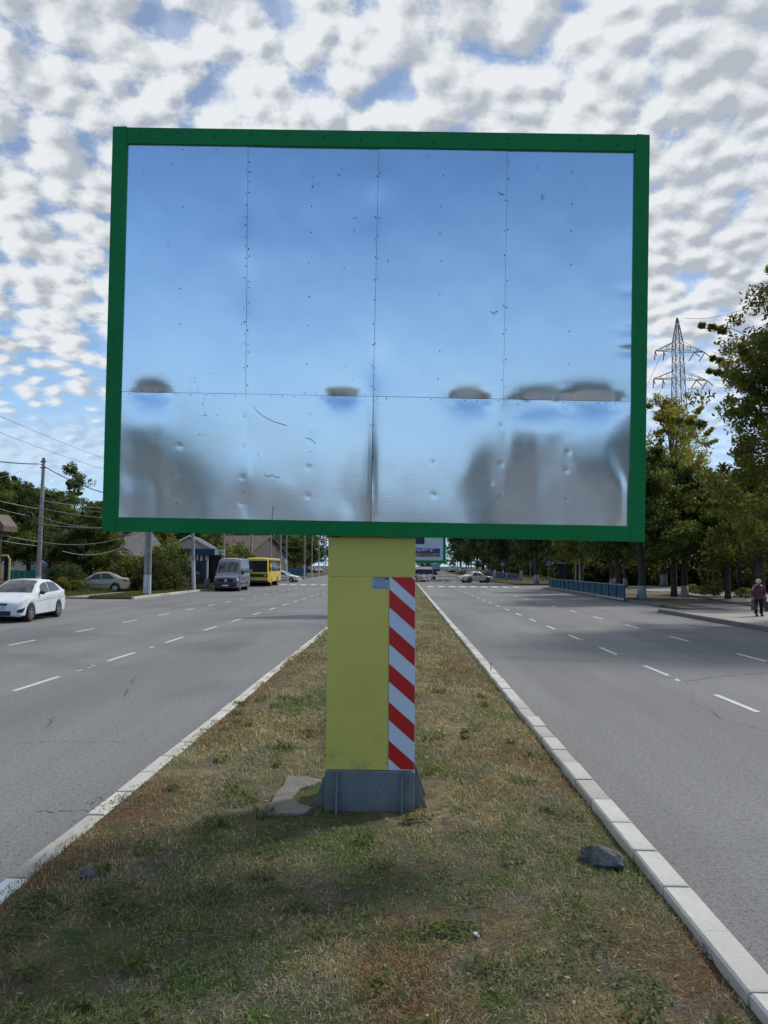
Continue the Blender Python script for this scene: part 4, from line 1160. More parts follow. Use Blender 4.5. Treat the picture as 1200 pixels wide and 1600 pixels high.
def concrete_pole(x, y, h, label, white=2.0, lean=0.0, arm=0, twin=False, zb=.1, group=None, w=.15):
    r = empty('utility_pole', (x, y, zb), 0, label, 'utility pole', group); r.rotation_euler.y = lean
    MB().tube((0, 0, -.2), (0, 0, h), w, w * .62, 10).build('pole_shaft', M_concrete, r, smooth=True, sharp=60)
    if twin: MB().tube((.23, .0, -.2), (.23, 0, h), w * .8, w * .6, 10).build('pole_shaft', M_concrete, r, smooth=True, sharp=60)
    if white: 
        MB().tube((0, 0, -.05), (0, 0, white), w + .01, w - .015 + .008, 10).build('whitewash_band', M_whitewash, r, smooth=True, sharp=60)
        if twin: MB().tube((.23, 0, -.05), (.23, 0, white), w * .8 + .01, w * .76 + .005, 10).build('whitewash_band', M_whitewash, r, smooth=True, sharp=60)
    mb = MB(); q = .22 if 'bare' in label else .9
    for k in range(2): mb.box((0, -.05, h - .25 - k * .35), (q * 1.4 if q < .5 else q, .07, .07))
    for s in (-q * .42, q * .42): mb.tube((s, -.05, h - .27), (s, -.05, h - .12), .035, .02, 6)
    mb.build('crossarms', M_dark, r)['kind'] = 'stuff'
    if arm:
        MB().path([(0, 0, h - .5), (.2 * arm, 0, h + .3), (.9 * arm, 0, h + .75), (1.7 * arm, 0, h + .85)], .04, 6).build('lamp_arm', M_pole, r)
        MB().ell((2.0 * arm, 0, h + .84), (.36, .13, .09), 8, 6).build('lamp_head', mat('lamp_head', (.4, .42, .43), .4), r)
    return r
def xat(px, y): return at(px, 900, y).x
concrete_pole(xat(60, 45), 45, 8.25, 'bare concrete utility pole standing by the green fence at the left edge', white=1.2, lean=.006)
concrete_pole(xat(228, 49.2), 49.2, 8.6, 'double concrete utility pole beside the parked olive car', white=1.3, twin=True)
concrete_pole(xat(303, 59.5), 59.5, 8.5, 'leaning concrete pole with a whitewashed foot in front of the bus shelter', white=2.3, lean=-.035)
pl = [(349, 70, 0), (392, 79, 0), (422.5, 92, 0), (438, 101, 1), (447, 110, 0), (475.5, 118, 1), (487, 132, 0), (498, 146, 1), (506, 163, 1), (509, 180, 0)]
pn = ['utility pole right behind the dark minibus roof', 'utility pole above the gap between minibus and yellow bus', 'utility pole rising just behind the right side of the yellow bus', 'utility pole with whitewashed foot to the right of the yellow bus',
      'thin utility pole second to the right of the yellow bus']
for i, (px, y, arm) in enumerate(pl):
    if i < 5: concrete_pole(xat(px, y), y, 8.6, pn[i], white=2.2, arm=arm, zb=gzf(y) + .08, w=.13)
    else: concrete_pole(xat(px, y), y, 8.6, 'distant utility pole with a street lamp on the left roadside', white=2.2, arm=1, zb=gzf(y) + .08, w=.12, group='distant poles on the left roadside')
p = G(446.5, 891, .1)
r = empty('stop_sign_post', (xat(446.5, 88), 88, .1), 0, 'thin post with a small pale plate right of the yellow bus', 'sign')
MB().tube((0, 0, 0), (0, 0, 2.7), .035).build('sign_pole', M_pole, r); MB().box((.02, -.03, 2.45), (.22, .02, .5)).build('sign_plate', M_white_paint, r)

# -- pylon
def pylon():
    D = 150.; bx = at(1066, 886, D); s = 1.0
    zt = at(1069, 497, D).z; z1 = at(1069, 548, D).z; z2 = at(1069, 592, D).z
    r = empty('pylon', (bx.x, D, 0), R(6), 'steel lattice power pylon rising behind the right hand trees', 'pylon')
    M = mat('pylon_steel_hazed', (.13, .155, .19), .6); lat = MB(); levels = [(0, 3.4), (8, 2.5), (16, 1.9), (24, 1.35)]  # distance haze is mixed into the steel colour
    zz = 24.0
    w_ = 1.5
    while zz < z1 + 0.6: zz += 2.4; levels.append((zz, max(.80, 1.35 - (zz - 24) * .03)))
    ztp = zz; levels += [(ztp + (zt - ztp) * q_, 0.8 * (1 - q_) + .08) for q_ in (.25, .5, .75, 1.0)]
    for (za, wa), (zb, wb) in zip(levels[:-1], levels[1:]):
        for sx, sy in ((-1, -1), (1, -1), (1, 1), (-1, 1)):
            lat.tube((sx * wa, sy * wa, za), (sx * wb, sy * wb, zb), .09, n=4)
        for a_, b_ in (((-1, -1), (1, -1)), ((1, -1), (1, 1)), ((1, 1), (-1, 1)), ((-1, 1), (-1, -1))):
            lat.tube((a_[0] * wa, a_[1] * wa, za), (b_[0] * wb, b_[1] * wb, zb), .045, n=4)
            lat.tube((b_[0] * wa, b_[1] * wa, za), (a_[0] * wb, a_[1] * wb, zb), .045, n=4)
            lat.tube((a_[0] * wb, a_[1] * wb, zb), (b_[0] * wb, b_[1] * wb, zb), .045, n=4)
    lat.build('lattice_tower', M, r)['kind'] = 'stuff'
    for zc, half in ((z1, 4.6), (z2, 5.0)):
        for sgn, nm in ((-1, 'cross_arm'), (1, 'cross_arm')):
            ar = MB(); L = half + (.9 if sgn > 0 else 0); tip = Vector((sgn * L, 0, zc - .15))
            for sy in (-1, 1):
                ar.tube((sgn * .85, sy * .85, zc), tip, .08, n=4); ar.tube((sgn * .7, sy * .7, zc + 1.7), tip, .07, n=4)
                for q in (.33, .66):
                    A = Vector((sgn * .85, sy * .85, zc)).lerp(tip, q); B = Vector((sgn * .7, sy * .7, zc + 1.7)).lerp(tip, q); ar.tube(A, B, .05, n=4)
            ar.build(nm, M, r)
            ins = MB()
            for q in ((L, 0), (L * .62, 0)):
                ins.tube((sgn * q[0], 0, zc - .2), (sgn * (q[0] + .35), -1.4, zc - 1.5), .10, n=5); ins.tube((sgn * q[0], 0, zc - .2), (sgn * (q[0] - .5), 1.4, zc - 1.6), .10, n=5)
            ins.build('insulators', M, r)['kind'] = 'stuff'
pylon()

# -- wires
def wire(p0, p1, sag, rad, label, group=None, m=None, cat='cable', n=16):
    p0, p1 = Vector(p0), Vector(p1); pts = []
    for i in range(n + 1):
        t_ = i / n; p = p0.lerp(p1, t_); p = Vector((p.x, p.y, p.z - sag * 4 * t_ * (1 - t_))); pts.append(p - p0)
    o = MB().path(pts, rad, 4).build('overhead_cable', m or M_wire, None); o.location = p0
    return tag(o, label, cat, group)
g1 = 'high voltage wires of the pylon'
for (a, b, c, d, D1, D2) in ((1116, 551, 1260, 505, 150, 105), (1112, 549, 1260, 553, 150, 190), (1115, 593, 1260, 520, 150, 90), (1118, 597, 1260, 600, 150, 200), (1070, 497, 1260, 430, 150, 105), (1034, 553, 960, 680, 150, 260), (1118, 641, 1260, 634, 190, 240)):
    wire(at(a, b, D1), at(c, d, D2), 2.0, .035, 'thin high voltage wire running off the right hand pylon', g1, M_dark, 'power line')
g2 = 'thin wires high across the left sky'
wire(at(-40, 632, 30), at(260, 745, 60), .3, .010, 'upper of two thin wires crossing the open sky at left', None, M_wire_grey)
wire(at(-40, 660, 30), at(260, 757, 60), .3, .010, 'lower of two thin wires crossing the open sky at left', None, M_wire_grey)
wire(at(-60, 712, 36), at(61, 725, 45), .1, .028, 'thick cable running left from the top of the near left pole')
wire(at(63, 725, 45), at(226, 781, 49.2), .45, .028, 'thick cable sagging right from the top of the near left pole')
wire(at(-40, 757, 30), at(59, 727, 45), .05, .009, 'thin stay wire rising to the near left pole top', None, M_wire_grey)
g3 = 'telephone cables crossing the hedge at left'
CL = ['pale cable from the far left edge to the near pole, uppermost of the bundle', 'pale cable from the left edge to the black cable coil', 'sagging pale cable low in front of the garage roof', 'lowest pale cable left of the near pole', 'pale cable right of the near pole, just under the topmost', 'pale cable drooping right of the near pole at gable height', 'long low cable sagging right of the near pole', 'lowest cable in front of the dark hedge, right of the brick chimney', 'topmost pale cable right of the near pole', 'pale cable passing under the gable roof edge']
for ci, (a, b, c, d, sg) in enumerate(((-30, 775, 60, 795, .05), (-30, 784, 46, 806, .1), (-30, 826, 60, 846, .1), (-30, 838, 58, 853, .05), (60, 793, 228, 812, .2), (60, 806, 228, 812, .6), (60, 846, 228, 828, .5), (97, 861, 228, 832, .7), (60, 781, 228, 800, .1), (60, 818, 228, 822, .2))):
    wire(at(a, b, 40 if a < 0 else 44.8), at(c, d, 44.8 if c < 100 else 49), sg, .022, CL[ci], g3, M_wire_grey)
for k in range(4):
    wire(at(229 + k * .5, 770 + k * 12, 49), at(300, 780 + k * 12, 59.5), .5, .02, 'cable between the double pole and the leaning pole, mostly behind the board', 'cables between the left poles', M_wire)
for k in range(3):
    wire(at(301, 770 + k * 14, 59.5), at(475, 835 + k * 9, 118), 1.2, .02, 'cable running along the left roadside poles', 'cables along the left roadside poles', M_wire)
p = at(46, 808, 44.5); mb = MB(); pts = []
for i in range(17):
    a = 2 * math.pi * i / 16; pts.append((math.cos(a) * .2, .02 * math.sin(3 * a), math.sin(a) * .27))
mb.path(pts, .05, 5); o = mb.build('cable_coil', M_black); o.location = p; tag(o, 'black coil of spare cable hanging on the wires left of the near pole', 'cable coil')

# ------------------------------------------------------------------ left side houses, fences, shelter
M_turq = mat('fence_turquoise', (.015, .16, .125), .5, var=.25, vscale=2)
def board_fence(px0, px1, D0, D1, ytop, ybot, label, m, n, gap=.02):
    p0, p1 = at(px0, 900, D0), at(px1, 900, D1); h = at((px0 + px1) / 2, ytop, (D0 + D1) / 2).z - .09
    r = empty('yard_fence', (p0.x, p0.y, .09), 0, label, 'fence'); d = Vector((p1.x - p0.x, p1.y - p0.y, 0)); L = d.length / n; ang = math.atan2(d.y, d.x)
    pm = MB().box((L / 2, 0, h / 2), (L - gap, .03, h)).mesh('fence_panel', m); rr = random.Random(px0)
    for i in range(n):
        o = link_mesh('fence_panel', pm, r); o.location = d * (i / n) + Vector((0, 0, rr.uniform(-.03, .03))); o.rotation_euler.z = ang + rr.uniform(-.04, .04)
board_fence(12, 56, 52, 52.6, 891, 912, 'turquoise metal fence left of the near pole', M_turq, 5)
board_fence(70, 112, 52.8, 53.6, 890, 912, 'turquoise metal fence right of the near pole, half hidden by bushes', M_turq, 5)
board_fence(160, 191, 66, 67, 880, 900, 'pale cream wall panel fence behind the parked olive car', mat('cream_wall', (.36, .33, .27), .9, var=.15), 3)
board_fence(194, 205, 66, 66.3, 884, 901, 'dark teal gate between the cream fence and the brick pillar', mat('gate_teal', (.03, .10, .11), .5), 2)
board_fence(280, 287, 66, 66.1, 884, 905, 'pale turquoise garden gate left of the bus shelter', mat('gate_pale', (.32, .52, .48), .6, var=.2), 1)
board_fence(287.5, 303, 66, 66.6, 885, 910, 'weathered grey fence panels between garden gate and bus shelter', mat('grey_slate', (.26, .25, .23), .8, var=.25), 3)
board_fence(447, 479, 140, 144, 887.5, 898, 'blue green railing panels at the side street on the left', M_fence, 6)
p = at(210, 900, 66); r = empty('brick_pillar', (p.x, p.y, .09), 0, 'orange brick gate pillar with a pale curved cap', 'pillar')
hh = at(210, 873, 66).z; MB().box((0, 0, hh / 2 - .1), (.55, .55, hh - .2), 0).build('brick_shaft', mat('brick_red', (.33, .12, .07), .9, var=.25, vscale=5), r)
MB().box((0, 0, hh - .15), (.70, .70, .12), 0, taper=.7).build('pillar_cap', M_concrete, r)

M_roof = mat('roof_slate', (.11, .105, .11), .85, var=.2, vscale=2)
M_roof2 = mat('roof_brown', (.115, .075, .065), .7, var=.15)
M_cream = mat('house_cream', (.52, .47, .33), .9, var=.1)
M_trim = mat('barge_white', (.66, .68, .72), .7)
M_brick = mat('house_brick', (.20, .075, .055), .9, var=.3, vscale=4)
def house(px, py_ridge, D, w, d, wall_h, label, wallm, roofm, rz=0.0, trim=True, wins=2):
    zr = at(px, py_ridge, D).z; X = at(px, 880, D).x
    r = empty('house', (X, D, .08), rz, label, 'house'); zr -= .08
    wl = MB(); wl.prism([(-w / 2, 0), (w / 2, 0), (w / 2, wall_h), (0, zr - .12), (-w / 2, wall_h)], 'y', 0, d).build('wall', wallm, r)
    ov = .35; sl = (zr - wall_h) / (w / 2); ze = wall_h - ov * sl
    rf = MB()
    rf.add([(-w / 2 - ov, -ov, ze), (0, -ov, zr), (0, d + ov, zr), (-w / 2 - ov, d + ov, ze), (-w / 2 - ov, -ov, ze + .14), (0, -ov, zr + .14), (0, d + ov, zr + .14), (-w / 2 - ov, d + ov, ze + .14)],
           [(0, 1, 5, 4), (1, 2, 6, 5), (2, 3, 7, 6), (3, 0, 4, 7), (4, 5, 6, 7), (0, 3, 2, 1)])
    rf.add([(w / 2 + ov, -ov, ze), (0.004, -ov, zr), (0.004, d + ov, zr), (w / 2 + ov, d + ov, ze), (w / 2 + ov, -ov, ze + .14), (0.004, -ov, zr + .14), (0.004, d + ov, zr + .14), (w / 2 + ov, d + ov, ze + .14)],
           [(0, 4, 5, 1), (1, 5, 6, 2), (2, 6, 7, 3), (3, 7, 4, 0), (4, 7, 6, 5), (0, 1, 2, 3)])
    ro = rf.build('roof', roofm, r)
    if trim:
        for s in (-1, 1):
            MB().add([(s * (w / 2 + ov), -ov - .05, ze - .04), (0, -ov - .05, zr - .04), (0, -ov - .05, zr + .18), (s * (w / 2 + ov), -ov - .05, ze + .18),
                      (s * (w / 2 + ov), -ov - .01, ze - .04), (0, -ov - .01, zr - .04), (0, -ov - .01, zr + .18), (s * (w / 2 + ov), -ov - .01, ze + .18)],
                     [(0, 1, 2, 3), (4, 7, 6, 5), (0, 4, 5, 1), (3, 2, 6, 7), (0, 3, 7, 4)]).build('barge_board', M_trim, ro)
    for k in range(wins):
        x = (k - (wins - 1) / 2) * w / (wins + .3)
        f = MB().box((x, -.03, wall_h * .55), (1.2, .08, 1.3)).build('window', M_trim, r); MB().box((x, -.075, wall_h * .55), (1.0, .02, 1.1)).build('pane', M_glass, f)
    return r
house(92, 799, 72, 9.0, 9, 3.0, 'house with a grey gable roof and brick chimney wall among the left trees', mat('house_grey', (.25, .25, .26), .9, var=.2), M_roof, R(-30))
house(196, 832, 78, 12, 9, 2.9, 'low house with a dark slate roof behind the double pole', M_cream, M_roof, R(70), trim=False)
house(296, 838, 86, 7.4, 9, 3.1, 'cream gabled house with white roof edges above the bus shelter', M_cream, M_roof, R(8))
house(420, 838, 112, 14, 10, 3.4, 'brown roofed house behind the yellow bus', mat('house_brown', (.12, .095, .09), .9), M_roof2, R(75), trim=False)
p = at(92, 860, 64); r = empty('brick_chimney', (p.x, p.y, .08), 0, 'brick chimney stack with pale corner stones in front of the gable house', 'chimney')
hh = at(92, 828, 64).z; MB().box((0, 0, hh / 2), (.95, .7, hh)).build('brick_shaft', M_brick, r); MB().box((.56, 0, hh / 2), (.16, .72, hh - .1)).build('corner_stones', M_concrete, r)
# left edge building and yellow gas pipe
def edge_shed():
    D = 42.; x1 = at(20, 830, D).x; zt_, zb2 = at(10, 813, D).z, at(20, 831, D).z
    r = empty('garage', (x1 - 4, D, .05), 0, 'dark open garage with a brown sloping roof at the left picture edge', 'garage')
    r0 = MB().add([(-5, -1, zt_ + .3), (3.5, -1, zt_ + .25), (4.0, -1, zb2 + .25), (4.0, -1, zb2 - .05), (-5, -1, zb2 - .05), (-5, .5, zt_ + .3), (3.5, .5, zt_ + .25), (4, .5, zb2 + .25), (4, .5, zb2 - .05), (-5, .5, zb2 - .05)],
             [(0, 1, 2, 3, 4), (9, 8, 7, 6, 5), (0, 5, 6, 1), (1, 6, 7, 2), (2, 7, 8, 3), (3, 8, 9, 4), (4, 9, 5, 0)]).build('roof', M_roof2, r)
    MB().box((-1.3, .3, zb2 / 2 - .1), (9, .2, zb2 - .1)).build('back_wall', mat('shed_wall', (.035, .03, .028), .9), r)
    MB().box((-4.6, -.3, zb2 / 2 - .1), (.2, 1, zb2 - .1)).build('side_wall', MATS['shed_wall'], r)
    for y_ in (-.7,): MB().box((2.8, y_, zb2 / 2 - .1), (.2, .2, zb2 - .1)).build('pillar', M_brick, r)
    q0, q1 = at(-3, 915, 40), at(13.5, 915, 40); zt2 = at(10, 868, 40).z
    pts = [(0, 0, 0), (0, 0, zt2 - .2), (.12, 0, zt2), (q1.x - q0.x - .12, 0, zt2), (q1.x - q0.x, 0, zt2 - .2), (q1.x - q0.x, 0, 0)]
    o = MB().path(pts, .055, 8).build('gas_pipe', mat('pipe_yellow', (.42, .34, .13), .6, var=.15), None, smooth=True); o.location = (q0.x, 40, 0)
    tag(o, 'yellow bent gas pipe arch in front of the left garage', 'pipe')
edge_shed()
# bus shelter
def shelter():
    D = 64.; q = lambda px, py, d=D: at(px, py, d)
    x0, x1, x2 = q(286, 880).x, q(340, 880).x, q(327, 880).x; zr0, zr1 = q(310, 867.5).z, q(310, 857.5).z
    r = empty('bus_shelter', ((x0 + x1) / 2, D, .1), 0, 'old bus shelter with a blue corrugated roof band and a painted grey wall', 'bus shelter')
    X = lambda px, py=880: q(px, py).x - r.location.x; Zr = lambda py: q(310, py).z - .1
    M_bl = mat('shelter_blue', (.035, .085, .16), .6, var=.2)
    mb = MB(); n = 22
    V = []
    for i in range(n * 2 + 1):
        x = X(286) + (X(340) - X(286)) * i / (2 * n); y = -.9 + (.035 if i % 2 else -.035); V += [(x, y, Zr(868)), (x, y, Zr(857.5))]
    mb.add(V, [(2 * i, 2 * i + 2, 2 * i + 3, 2 * i + 1) for i in range(2 * n)]).build('roof_fascia', M_bl, r)
    MB().box(((X(286) + X(340)) / 2, .4, Zr(860)), (X(340) - X(286), 2.5, .12)).build('roof', M_roof, r)
    MB().box(((X(304) + X(325.5)) / 2, -.3, Zr(894)), (X(325.5) - X(304), .16, Zr(876) - Zr(912))).build('painted_wall', mat('mural_grey', (.07, .085, .115), .85, var=.5, vscale=1.6, dirt=((.16, .20, .24), 1.5, .60)), r)
    MB().box(((X(304) + X(328)) / 2, -.3, Zr(914)), (X(330) - X(303), .3, .16)).build('plinth', M_concrete, r)
    MB().box(((X(303) + X(340)) / 2, 1.4, Zr(889)), (X(340) - X(303), .12, Zr(868) - Zr(912))).build('back_wall', mat('shelter_inside', (.05, .045, .045), .9, var=.3), r)
    for px in (326.5, 287.5): MB().box((X(px), -.5, Zr(890)), (.13, .13, Zr(868) - Zr(913))).build('shelter_post', M_white_paint, r)
    MB().box((X(326.5), -.5, Zr(909)), (.4, .3, .5)).build('post_foot', M_concrete, r)
    for px, w_, m in ((317.5, .22, M_white_paint), (325.3, .26, mat('poster_cream', (.55, .52, .46), .7)), (308.5, .24, mat('poster_olive', (.30, .30, .18), .7))):
        MB().box((X(px), -.62, Zr(872)), (w_, .03, Zr(867.8) - Zr(876))).build('poster', m, r)
    for px in (341.8, 352.6):
        MB().box((X(px), -.95, Zr(863)), (.26, .04, .42)).build('roof_sign', M_white_paint, r)
    tx = text_mesh('lettering', 'А', .36, mat('sign_ink', (.04, .10, .30), .6), r, (X(352.6), -.975, Zr(863)), (R(90), 0, 0))
shelter()

# -- left trees and bushes
L = [(T_mid2, 10, 57, .98, 'dark leafy tree above the turquoise fence at the left edge'), (T_mid, -25, 55, .95, 'dark tree at the very left edge behind the garage'),
     (T_mid2, 45, 60, .92, 'dark tree just left of the near utility pole'), (T_mid, 78, 68, .95, 'tree right behind the near utility pole'),
     (T_sparse, 113, 92, 1.35, 'slender pale tree rising highest left of the board'), (T_mid, 142, 58, .66, 'dark round tree left of the olive car, under the board corner'),
     (T_mid2, 160, 66, .85, 'dark tree behind the olive car'), (T_mid, 118, 58, .5, 'small dense tree over the right turquoise fence')]
for i, (m, px, D, s, lb_) in enumerate(L):
    put_tree('tree', m, at(px, 890, D).x, D, .05, s, rz=i * 1.3, label=lb_)
Sh = [(S_olive, 190, 65, 1.6, 1.45, 'tall yellow green shrub arching over the cream fence'), (S_dark, 249, 57, 1.15, 1.15, 'dark round shrub right of the double pole'),
      (S_green, 262, 62, 1.5, 1.7, 'large green shrub in front of the cream gabled house'), (S_olive, 222, 64, 1.5, 1.4, 'yellowish shrub behind the double pole'),
      (S_low, 96, 50.5, 1.0, 1.2, 'small yellowish bush left of the olive car'), (S_low, 122, 51.5, 1.0, 1.0, 'round dry bush touching the olive car nose'),
      (S_dark, 101, 53.0, .95, .8, 'dark bush covering the front of the olive car'), (S_low, 215, 58, 1.5, 1.3, 'ragged weeds behind the olive car boot'),
      (S_low, 240, 56, 1.3, .7, 'low yellow green plants right of the double pole'), (S_green, 200, 63, .8, .8, 'green shrub before the brick pillar'),
      (S_olive, 345, 74, 1.6, 1.9, 'yellow green shrub above the dark minibus'), (S_green, 366, 78, 1.7, 1.9, 'green bush behind the dark minibus roof'),
      (S_low, 268, 59, 1.3, .8, 'low weeds along the footpath left of the shelter'), (S_dark, 112, 57.8, 1.0, 1.0, 'dark bush behind the bonnet of the olive car'),
      (S_low, 285, 61.5, .9, .7, 'reddish low plants at the foot of the garden gate')]
for i, (m, px, D, s, sz, lb_) in enumerate(Sh):
    put_tree('shrub', m, at(px, 890, D).x, D, .06, s, sz, rz=i * 2.1, label=lb_, cat='bush')
rr = random.Random(43)
for i in range(17):
    y = 76 + i * 8 + rr.uniform(-2, 2); x = -24 - rr.uniform(0, 5) - (3 if i < 3 else 0)
    put_tree('tree', [T_mid, T_mid2, T_olive][i % 3], x, y, gzf(y) + .05, rr.uniform(.75, 1.05), rz=rr.uniform(0, 6), label='green tree in the row along the far left roadside', group='trees along the far left roadside')
for i in range(12):
    y = 100 + i * 16; x = -38 - rr.uniform(0, 8)
    put_tree('tree', [T_mid2, T_mid][i % 2], x, y, gzf(y), 1.2, rz=i, label='tree standing far behind the left houses', group='trees behind the left houses')
# the wood that closes the far end of the road
def far_wood():
    rs = np.random.RandomState(77); cl = []
    for i in range(900):
        x = rs.uniform(-160, 200); y = 330 + rs.uniform(0, 40); top_ = 13 + 4 * fbm(np.array([x / 18.]), np.array([2.]))[0] * 2
        cl.append((x, y, gzf(y) + rs.rand() * top_, 2.4 * rs.uniform(.7, 1.3)))
    V, F, C = leaves(cl, 60, .65, 'dark', rs, .9)
    o = link_mesh('far_wood', np_mesh('far_wood', V, F, M_leaf, False, C)); tag(o, 'dark wood closing the far end of the road', 'wood', kind='stuff')
far_wood()
def mass(name, label, seed, box, n, h, pal, size=.4, per=60, r=1.5):
    rs = np.random.RandomState(seed); cl = []
    for i in range(n):
        x = rs.uniform(box[0], box[1]); y = rs.uniform(box[2], box[3]); hh = h * (.55 + .9 * fbm(np.array([x / 6.]), np.array([y / 6. + seed]))[0])
        cl.append((x, y, gzf(y) + rs.rand() * hh, r * rs.uniform(.7, 1.3)))
    V, F, C = leaves(cl, per, size, pal, rs, .85)
    o = link_mesh(name, np_mesh(name, V, F, M_leaf, False, C)); tag(o, label, 'hedge', kind='stuff')
mass('park_thicket', 'dark thicket closing the park beyond the service road', 5, (36, 80, 84, 96), 420, 6, 'dark')
mass('park_thicket', 'dark shrubbery along the far side of the service road', 6, (31.5, 36, 44, 84), 330, 3.2, 'dark', .22, 70, 1.0)
mass('park_thicket', 'dark shrubbery beyond the side street on the right', 9, (19, 60, 91.5, 97), 330, 4.2, 'dark', .3, 60, 1.2)
mass('park_thicket', 'dark undergrowth behind the far right roadside trees', 7, (26, 34, 96, 240), 420, 5, 'dark', .4, 60, 1.6)
mass('park_thicket', 'dark undergrowth behind the far left roadside trees', 8, (-40, -30, 100, 260), 420, 6, 'dark', .4, 60, 1.7)
# roadside weeds of the left verge: short tufts
def verge_grass():
    rs = np.random.RandomState(12); n = 42000
    x = rs.uniform(-18.6, -16.05, n); y = rs.uniform(45.3, 78, n)
    k = rs.rand(n) < .25; x[k] = rs.uniform(-27, -20.05, k.sum())
    z = np.full(n, .11); h = rs.uniform(.04, .16, n) * np.where(k, 2.2, 1); w = .02
    az = rs.uniform(0, 6.28, n); dx, dy = np.cos(az) * w, np.sin(az) * w
    V = np.stack([np.stack([x - dx, y - dy, z - .01], 1), np.stack([x + dx, y + dy, z - .01], 1), np.stack([x + dy * 2, y - dx * 2, z + h], 1)], 1).reshape(-1, 3)
    col = np.array([(.11, .12, .03), (.17, .15, .06), (.06, .085, .02)])[rs.randint(0, 3, n)] * rs.uniform(.7, 1.2, n)[:, None]
    o = link_mesh('verge_grass', np_mesh('verge_grass', V, np.arange(n * 3).reshape(n, 3), M_leaf, False, np.repeat(np.c_[col, np.ones(n)][:, None], 3, 1).reshape(-1, 4)))
    tag(o, 'rough grass on the verge beyond the left road', 'grass', kind='stuff')
verge_grass()

# trees behind the viewer, seen only mirrored in the metal sheets
bt = [(19, -56, 1.05, T_back), (26, -64, 1.2, T_back), (15.5, -72, .95, T_back), (24, -80, 1.25, T_back), (18, -92, 1.1, T_back), (31, -58, 1.15, T_back), (-22, -62, .9, T_back), (-28, -68, .95, T_back), (-19, -86, .8, T_back), (-32, -60, 1.05, T_back)]
for i, (x, y, s, m) in enumerate(bt):
    put_tree('tree', m, x, y, 0, s, rz=i, label='roadside tree behind the viewer, mirrored in the metal sheets', group='trees behind the viewer')

# ------------------------------------------------------------------ vehicles
def paint(name, col, metal=.0):
    return mat(name, col, .32, metal=metal, var=.04, vscale=.8, coat=.7)
def interp(tab, x):
    xs = [p[0] for p in tab]; ys = [p[1] for p in tab]; return float(np.interp(x, xs, ys))
class Car:
    """body lofted along its length; local -Y is forward, x to the sides"""
    def __init__(s, L, W, top, belt, sill, width, wheels, wr, tumble=.42, crown=.02):
        s.L, s.W, s.top, s.belt, s.sill, s.width, s.wheels, s.wr, s.tumble, s.crown = L, W, top, belt, sill, width, wheels, wr, tumble, crown
        s.xs = sorted(set(list(np.arange(0, L, .05)) + [L] + [.02, L - .02]))
    def section(s, x, arch=True):
        zt, zb, zs = interp(s.top, x), interp(s.belt, x), interp(s.sill, x); w = s.W / 2 * interp(s.width, x)
        zb = min(zb, zt - .015); zs0 = zs
        if arch:
            for wx in s.wheels:
                r = s.wr + .055
                if abs(x - wx) < r: zs = max(zs, s.wr - .02 + math.sqrt(r * r - (x - wx) ** 2) * 1.0 - .01)
        zs = min(zs, zb - .10)
        g_ = max(0, zt - zb); wr_ = w * .965 - g_ * s.tumble
        wr_ = max(wr_, w * .35)
        k = min(1, g_ / .15)
        return [(0, zs), (w * .88, zs), (w * .975, zs + min(.05, (zb - zs) * .2)), (w, zs + (zb - zs) * .45), (w * .99, zb - (zb - zs) * .16), (w * .955, zb),
                (w * .955 * .5 + wr_ * .5 + .01 * k, zb + g_ * .5), (wr_ + .01 * k, zt - .055 * k - .004), (wr_ * .90, zt - .008 * k - .002), (wr_ * .5, zt + s.crown * .7 * k), (0, zt + s.crown * k)]
    def body(s, name, m, root):
        rings = []
        for x in s.xs:
            h = s.section(x); y = x - s.L / 2
            rings.append([(p[0], y, p[1]) for p in h] + [(-p[0], y, p[1]) for p in h[-2:0:-1]])
        return MB().loft(rings).build(name, m, root, smooth=True, sharp=38)
    def surf(s, x, t, side, off):
        h = s.section(x, False); i = min(int(t), len(h) - 2); f = t - i
        px = h[i][0] * (1 - f) + h[i + 1][0] * f; pz = h[i][1] * (1 - f) + h[i + 1][1] * f
        d = Vector((h[i + 1][1] - h[i][1], 0, -(h[i + 1][0] - h[i][0])))
        if d.length < 1e-5: d = Vector((1, 0, 0))
        d.normalize(); e = .04
        h2 = s.section(min(s.L, x + e), False); h1 = s.section(max(0, x - e), False)
        pz2 = h2[i][1] * (1 - f) + h2[i + 1][1] * f; pz1 = h1[i][1] * (1 - f) + h1[i + 1][1] * f
        n = Vector((d.x, -(pz2 - pz1) / (2 * e) * d.z, d.z)).normalized()
        p = Vector((px, x - s.L / 2, pz)) + n * off
        return (side * p.x, p.y, p.z)
    def patch(s, name, m, root, x0, x1, t0, t1, side=1, off=.008, n=8, tn=5, fade=None):
        """x0/x1 may be given per t: (at t0, at t1)"""
        a = x0 if hasattr(x0, '__len__') else (x0, x0); b = x1 if hasattr(x1, '__len__') else (x1, x1)
        rows = []
        for j in range(tn + 1):
            t = t0 + (t1 - t0) * j / tn; f = j / tn; xa = a[0] * (1 - f) + a[1] * f; xb = b[0] * (1 - f) + b[1] * f
            rows.append([s.surf(xa + (xb - xa) * i / n, t, side, off) for i in range(n + 1)])
        return MB().loft(rows, close=False, cap=False).build(name, m, root, smooth=True)
    def screen(s, name, m, root, x0, x1, off=.008, tw=.93):
        rows = []; n = 6
        for j in range(n + 1):
            x = x0 + (x1 - x0) * j / n; row = []
            for side, ts in ((-1, [7.9, 8.5, 9.2, 10]), (1, [9.2, 8.5, 7.9])):
                for t in ts:
                    p = s.surf(x, min(t, 9.999), side, off); row.append((p[0] * tw, p[1], p[2]))
            rows.append(row)
        return MB().loft(rows, close=False, cap=False).build(name, m, root, smooth=True)

